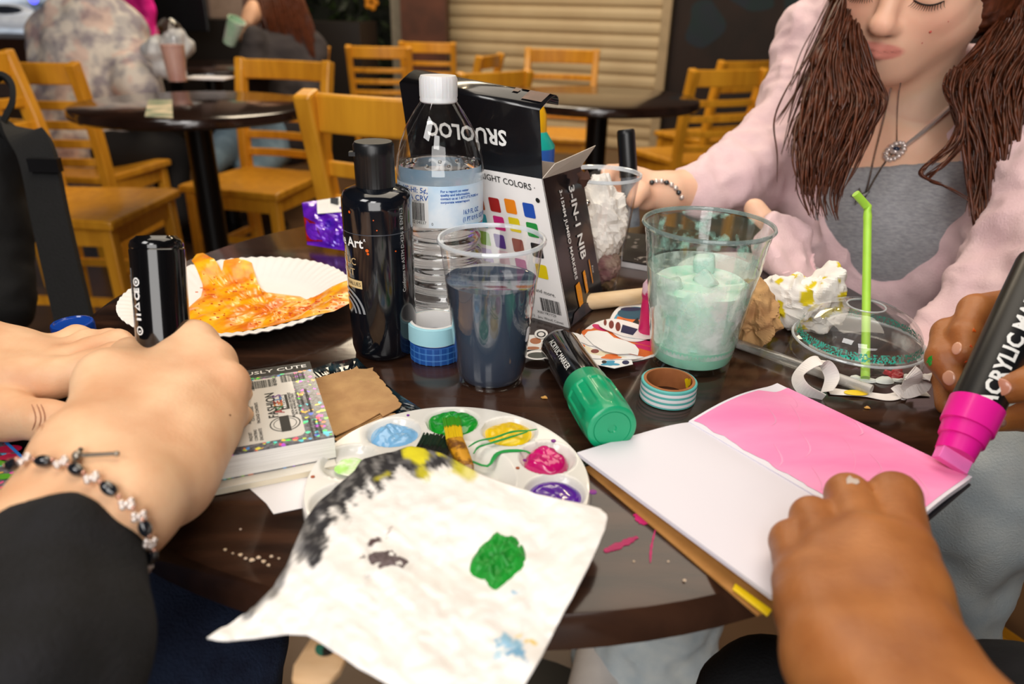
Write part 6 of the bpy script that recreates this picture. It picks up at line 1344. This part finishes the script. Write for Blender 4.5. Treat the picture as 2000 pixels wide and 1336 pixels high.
# lashes on the lowered lids and eyebrows
def arc_on(bv, lst, r, lift=.0006):
    pts = []
    for f, u, s in lst:
        o = h3(f+.05, u, s); h = bv.ray_cast(Vector(o), Vector(-fF))
        if h[0] is not None: pts.append(np.array(h[0])+fF*lift)
    return tube(spline(pts, 14), r if np.ndim(r) else [r*.4]+[r]*12+[r*.4], 6) if len(pts) > 2 else None
la = []; br = []
for s in (-1, 1):
    la = []
    a = arc_on(bvG, [(.1, -.0185+.003*abs(x)**2, s*(.033+.0135*x)) for x in np.linspace(-1, 1, 7)], .0009)
    if a: la.append(a)
    for x in np.linspace(-.9, 1, 14):
        b0 = np.array(h3(.13, -.0185+.003*x*x, s*(.033+.0135*x))); h = bvG.ray_cast(Vector(b0), Vector(-fF))
        if h[0] is not None:
            q = np.array(h[0]); la.append(tube([q, q+fF*.004-uF*.0035+sF*s*.002*x, q+fF*.0065-uF*.0042+sF*s*.004*x], [.0004, .0003, .0001], 4))
    if la: mo('eyelashes', join(*la), mat('lash_dark', '#22140e', .6), pG)
    a = arc_on(bvG, [(.1, .020+.005*(1-(x-.2)**2), s*(.034+.020*x)) for x in np.linspace(-1, 1, 8)], .0018)
    if a: br.append(a)
for b_ in br: mo('eyebrow', b_, mat('brow_brown', '#6a4430', .7), pG)
spm = []
for px_, py_, r in ((1817, 62, .0014), (1801, 84, .0007), (1852, 42, .0006), (1921, 18, .0007)):
    h, n = hit(bvG, px_, py_, .0001)
    if h is not None: spm.append(ico(h, r, 8, 6))
if spm: mo('skin_mark', join(*spm), mat('red_mark', '#c2554a', .5), pG, label='small red mark on the cheek')
# clothing
nn_ = nrm(UP*1.0-FW*.25+RT*-.10)
mo('tank_top', sdf(torso(.005)+[(D(1760, 322, .83), nn_, 0, 0, None, 'cut')], .005, .03, lambda v: .0012*noise(v, 26, 2)), grey_knit, pG)
hz = torso(.018)+[(D(1612, 118, .985), D(1530, 310, .955), .062, .064, .03), (D(1530, 310, .955), D(1368, 368, .873), .060, .034, .03), (D(2060, 190, .86), D(2030, 560, .70), .075, .07, .03),
    (D(2030, 560, .70), D(1940, 632, .645), .065, .058, .03), (D(1940, 632, .645), D(1700, 552, .685), .056, .037, .02), (D(1700, 552, .685), D(1535, 468, .765), .037, .036, .02), (D(1600, 60, .98), D(1700, 60, .99), .05, .06, .03),
    (D(1920, 470, .80), D(2010, 500, .78), .030, .04, .02),
    (D(1770, 150, .66), D(1755, 330, .66), .06, .125, .008, 'sub'), (D(1755, 330, .66), D(1740, 460, .64), .125, .115, .008, 'sub'), (D(1765, 200, .80), D(1750, 330, .80), .06, .082, .01, 'sub'), (D(1750, 330, .80), D(1735, 450, .79), .085, .080, .01, 'sub')]
def gfold(v):
    return .0040*noise(v, 9, 2)+.0045*(1-2*np.abs(noise(v, 7, 2)))+.0022*(1-2*np.abs(noise(v, 17, 2)))
mo('hoodie', sdf(hz, .0048, .02, gfold), pink_cloth, pG)
hg = [o for o in pG.children if o.name.startswith('hoodie')][0]
# necklaces
bvall = caster(join(gb, *[((lambda o: (np.array([v.co[:] for v in o.data.vertices])+ORG[o], [tuple(p.vertices) for p in o.data.polygons]))([o for o in pG.children if o.name.startswith('tank')][0]))]))
def lay(pts, lift=.0015, n=60):
    out = []
    for x, y in spline(np.c_[np.array(pts, float), np.zeros(len(pts))], n)[:, :2]:
        h, _ = hit(bvall, x, y, lift)
        if h is not None: out.append(h)
    return out
def links(pts, r, every=1):
    return join(*[ico(p, (r, r, r*.8), 6, 4) for p in pts[::every]])
n1l = lay([(1741, 170), (1728, 230), (1712, 290), (1698, 350), (1690, 385)], n=70)+lay([(1690, 385), (1712, 345), (1745, 300), (1800, 262), (1850, 212)], n=80)
n2l = lay([(1758, 160), (1754, 210), (1752, 278)], n=50)
mo('necklace', links(n1l, .0014), silver, pG, label='silver chain with a dark star pendant')
mo('necklace', links(n2l, .0009), silver, pG, label='thin silver chain with a crystal pendant')
rp3 = lay([(1768, 286), (1790, 268), (1820, 240), (1852, 210)], .002, 34)
mo('necklace', links(rp3, .0030), crystal, pG, label='chunky crystal chain')
hp_, np_ = hit(bvall, 1748, 298, .003)
if hp_ is not None:
    a = nrm(RT*.75+UP*.65); a = nrm(a-np_*(a @ np_)); b = np.cross(np_, a)
    pd_ = mo('pendant', join(*[ico(hp_+a*.012*math.cos(t)+b*.0075*math.sin(t), .0032, 8, 6) for t in np.linspace(0, 6.28, 14, endpoint=False)], ico(hp_+a*.0, (.006, .006, .004), 12, 8)), crystal, pG, label='oval crystal pendant')
    mo('dark_stone', ico(hp_+np_*.003+a*.002, (.0042, .0042, .003), 10, 8), mat('dark_blue_stone', '#1c2a44', .1, coat=.6), pd_)
hs_, ns_ = hit(bvall, 1682, 386, .003)
if hs_ is not None:
    a = nrm(RT-ns_*(RT @ ns_)); b = np.cross(ns_, a); st5 = np.array([hs_+(a*math.cos(t)+b*math.sin(t))*(.011 if k % 2 == 0 else .0042) for k, t in enumerate(np.linspace(.3, .3+6.283, 10, endpoint=False))])
    mo('star_pendant', hexa(st5[:4], st5[:4]) if False else (np.vstack([st5, st5+ns_*.002, [hs_+ns_*.004]]), [(i, (i+1) % 10, 10+(i+1) % 10, 10+i) for i in range(10)]+[(10+i, 10+(i+1) % 10, 20) for i in range(10)]), mat('dark_silver', '#565452', .25, metal=.9), pG, False, label='dark star pendant')
# wrist beads of the girl
bw = []; bb = []
for i, (x, y) in enumerate([(1272, 358), (1281, 356), (1291, 356), (1301, 358), (1310, 362), (1318, 368), (1324, 376), (1329, 385)]):
    h, n = hit(bvG, x, y, .002)
    if h is not None: (bw if i % 3 else bb).append(ico(h, .0032, 10, 8))
if bw: brg = mo('bracelet', join(*bw), crystal, pG, label='crystal bead bracelet')
if bb and bw: mo('dark_beads', join(*bb), hematite, brg)
# hair: a cap over the skull and long wavy locks on both sides
cap = sdf([(h3(-.018, .03), h3(-.035, .03), .097, .096), (h3(-.02, -.01, .05), h3(-.02, -.04, .055), .045, .045), (h3(-.02, -.01, -.05), h3(-.02, -.04, -.055), .045, .045),
           (h3(.10, -.03), h3(.10, -.10), .085, .07, .01, 'sub'), (h3(.115, .03), h3(.10, -.01), .085, .08, .01, 'sub')], .005, .02, lambda v: .0015*np.sin((v @ sF)*1400))
locks = []
def lock(rows, n, seed, dep, thick=(.0012, .0034), curl=.004):
    r = random.Random(seed)
    for i in range(n):
        t = r.random(); pts = []
        ph, am = r.random()*6, r.random(); L = r.uniform(.5, 1.04); k = len(rows)
        for j, (y, x0, x1) in enumerate(rows):
            if j/(k-1) > L: break
            tt = min(1, max(0, t+.12*math.sin(ph+j*.8)*(j/k))); x = x0+(x1-x0)*tt+5*math.sin(ph*3+j*1.9)*min(1, j/3)
            pts.append(D(x+14*am*math.sin(ph+j*1.1)*(j/k), y+6*math.sin(ph+j), dep[0]+(dep[1]-dep[0])*j/(k-1)+r.uniform(-.012, .012)+curl*math.sin(ph*2+j)))
        if len(pts) < 3: continue
        pts = spline(pts, 6*len(pts)); rad = r.uniform(*thick); m = len(pts)
        locks.append(tube(pts, [rad*(.6+.4*math.sin(math.pi*min(1, q/m*2.2)/1.0 if q/m < .45 else math.pi/2))*(1-max(0, (q/m-.7)/.3)**1.5*.9) for q in range(m)], 6))
lock([(-90, 1690, 1740), (-40, 1650, 1712), (0, 1640, 1692), (60, 1618, 1692), (120, 1595, 1702), (190, 1578, 1726), (260, 1560, 1700), (320, 1555, 1672), (380, 1560, 1645), (425, 1575, 1640)], 420, 3, (.80, .745), (.0006, .0021))
lock([(-40, 1640, 1668), (40, 1600, 1650), (110, 1570, 1630), (180, 1540, 1600), (240, 1510, 1570), (300, 1500, 1560), (350, 1500, 1555)], 26, 9, (.86, .84), (.0005, .0014))
lock([(-90, 1930, 2060), (-30, 1955, 2080), (30, 1948, 2090), (90, 1915, 2100), (150, 1868, 2100), (210, 1862, 2090), (280, 1880, 2080), (350, 1890, 2070), (420, 1895, 2050), (480, 1905, 2020), (520, 1920, 1990)], 420, 5, (.79, .735), (.0006, .0021))
lock([(130, 1860, 1890), (180, 1850, 1880), (230, 1868, 1890), (280, 1850, 1880), (320, 1812, 1840), (345, 1798, 1815), (362, 1830, 1850), (390, 1880, 1900), (420, 1920, 1940)], 12, 6, (.745, .725), (.0006, .0016), .002)
lock([(140, 1848, 1862), (165, 1842, 1852), (190, 1850, 1862), (215, 1865, 1875), (240, 1880, 1890)], 8, 7, (.745, .735), (.0005, .0012), .002)
mo('hair', join(cap, *locks), hair_m, pG)
# light jeans: thigh, knee fold and shin beside the table, other trouser hem and shoe below it
def jf(v): return .0055*noise(v, 11, 2)+.004*(1-2*np.abs(noise(v, 8, 2)))
mo('jeans', sdf([(D(2230, 730, .86), D(2040, 840, .74), .10, .088), (D(2040, 840, .74), D(1885, 925, .66), .088, .078), (D(1885, 925, .66), D(1838, 1150, .70), .078, .050), (D(1838, 1150, .70), D(1825, 1400, .78), .050, .056), (D(2230, 780, .86), D(2100, 520, 1.02), .10, .125), (D(2050, 560, 1.0), D(1700, 620, 1.05), .12, .10),
    (D(1890, 1045, .69), D(1895, 1060, .70), .030, .030, .01), (D(1892, 1165, .71), D(1897, 1185, .715), .022, .022, .006), (D(1880, 1240, .73), D(1886, 1250, .735), .024, .024, .006), (D(1700, 620, 1.05), D(1290, 1120, 1.12), .095, .08), (D(1290, 1120, 1.12), D(1262, 1285, 1.18), .10, .115), (D(1262, 1330, 1.15), -UP, 0, 0, None, 'cut') if False else (D(1262, 1285, 1.18), D(1255, 1300, 1.18), .10, .10)], .0085, .03, jf), denim_light, pG)
mo('hem_band', tube([D(1392, 1205, 1.13), D(1385, 1245, 1.13), D(1340, 1285, 1.12), D(1290, 1308, 1.12), D(1250, 1330, 1.12)], [.006, .009, .009, .008, .006], 8), mat('pale_hem', '#c9c2ba', .9), pG)
sh0 = P(1165, 1350, .05)
mo('shoe', sdf([(sh0+np.array([.02, .06, .03]), sh0+np.array([-.02, -.06, .0]), .045, .042), (sh0+np.array([-.02, -.06, -.005]), sh0+np.array([-.03, -.13, -.012]), .042, .034), (sh0*np.array([1, 1, 0])+[0, 0, .0], np.array([0, 0, -1.0]), 0, 0, None, 'cut')], .005, .02), mat('white_canvas', '#d6cfcb', .7), pG)
chair_at(.80, .80, 118, 1.0, 'yellow wooden chair under the girl, its seat edge showing at the lower right')
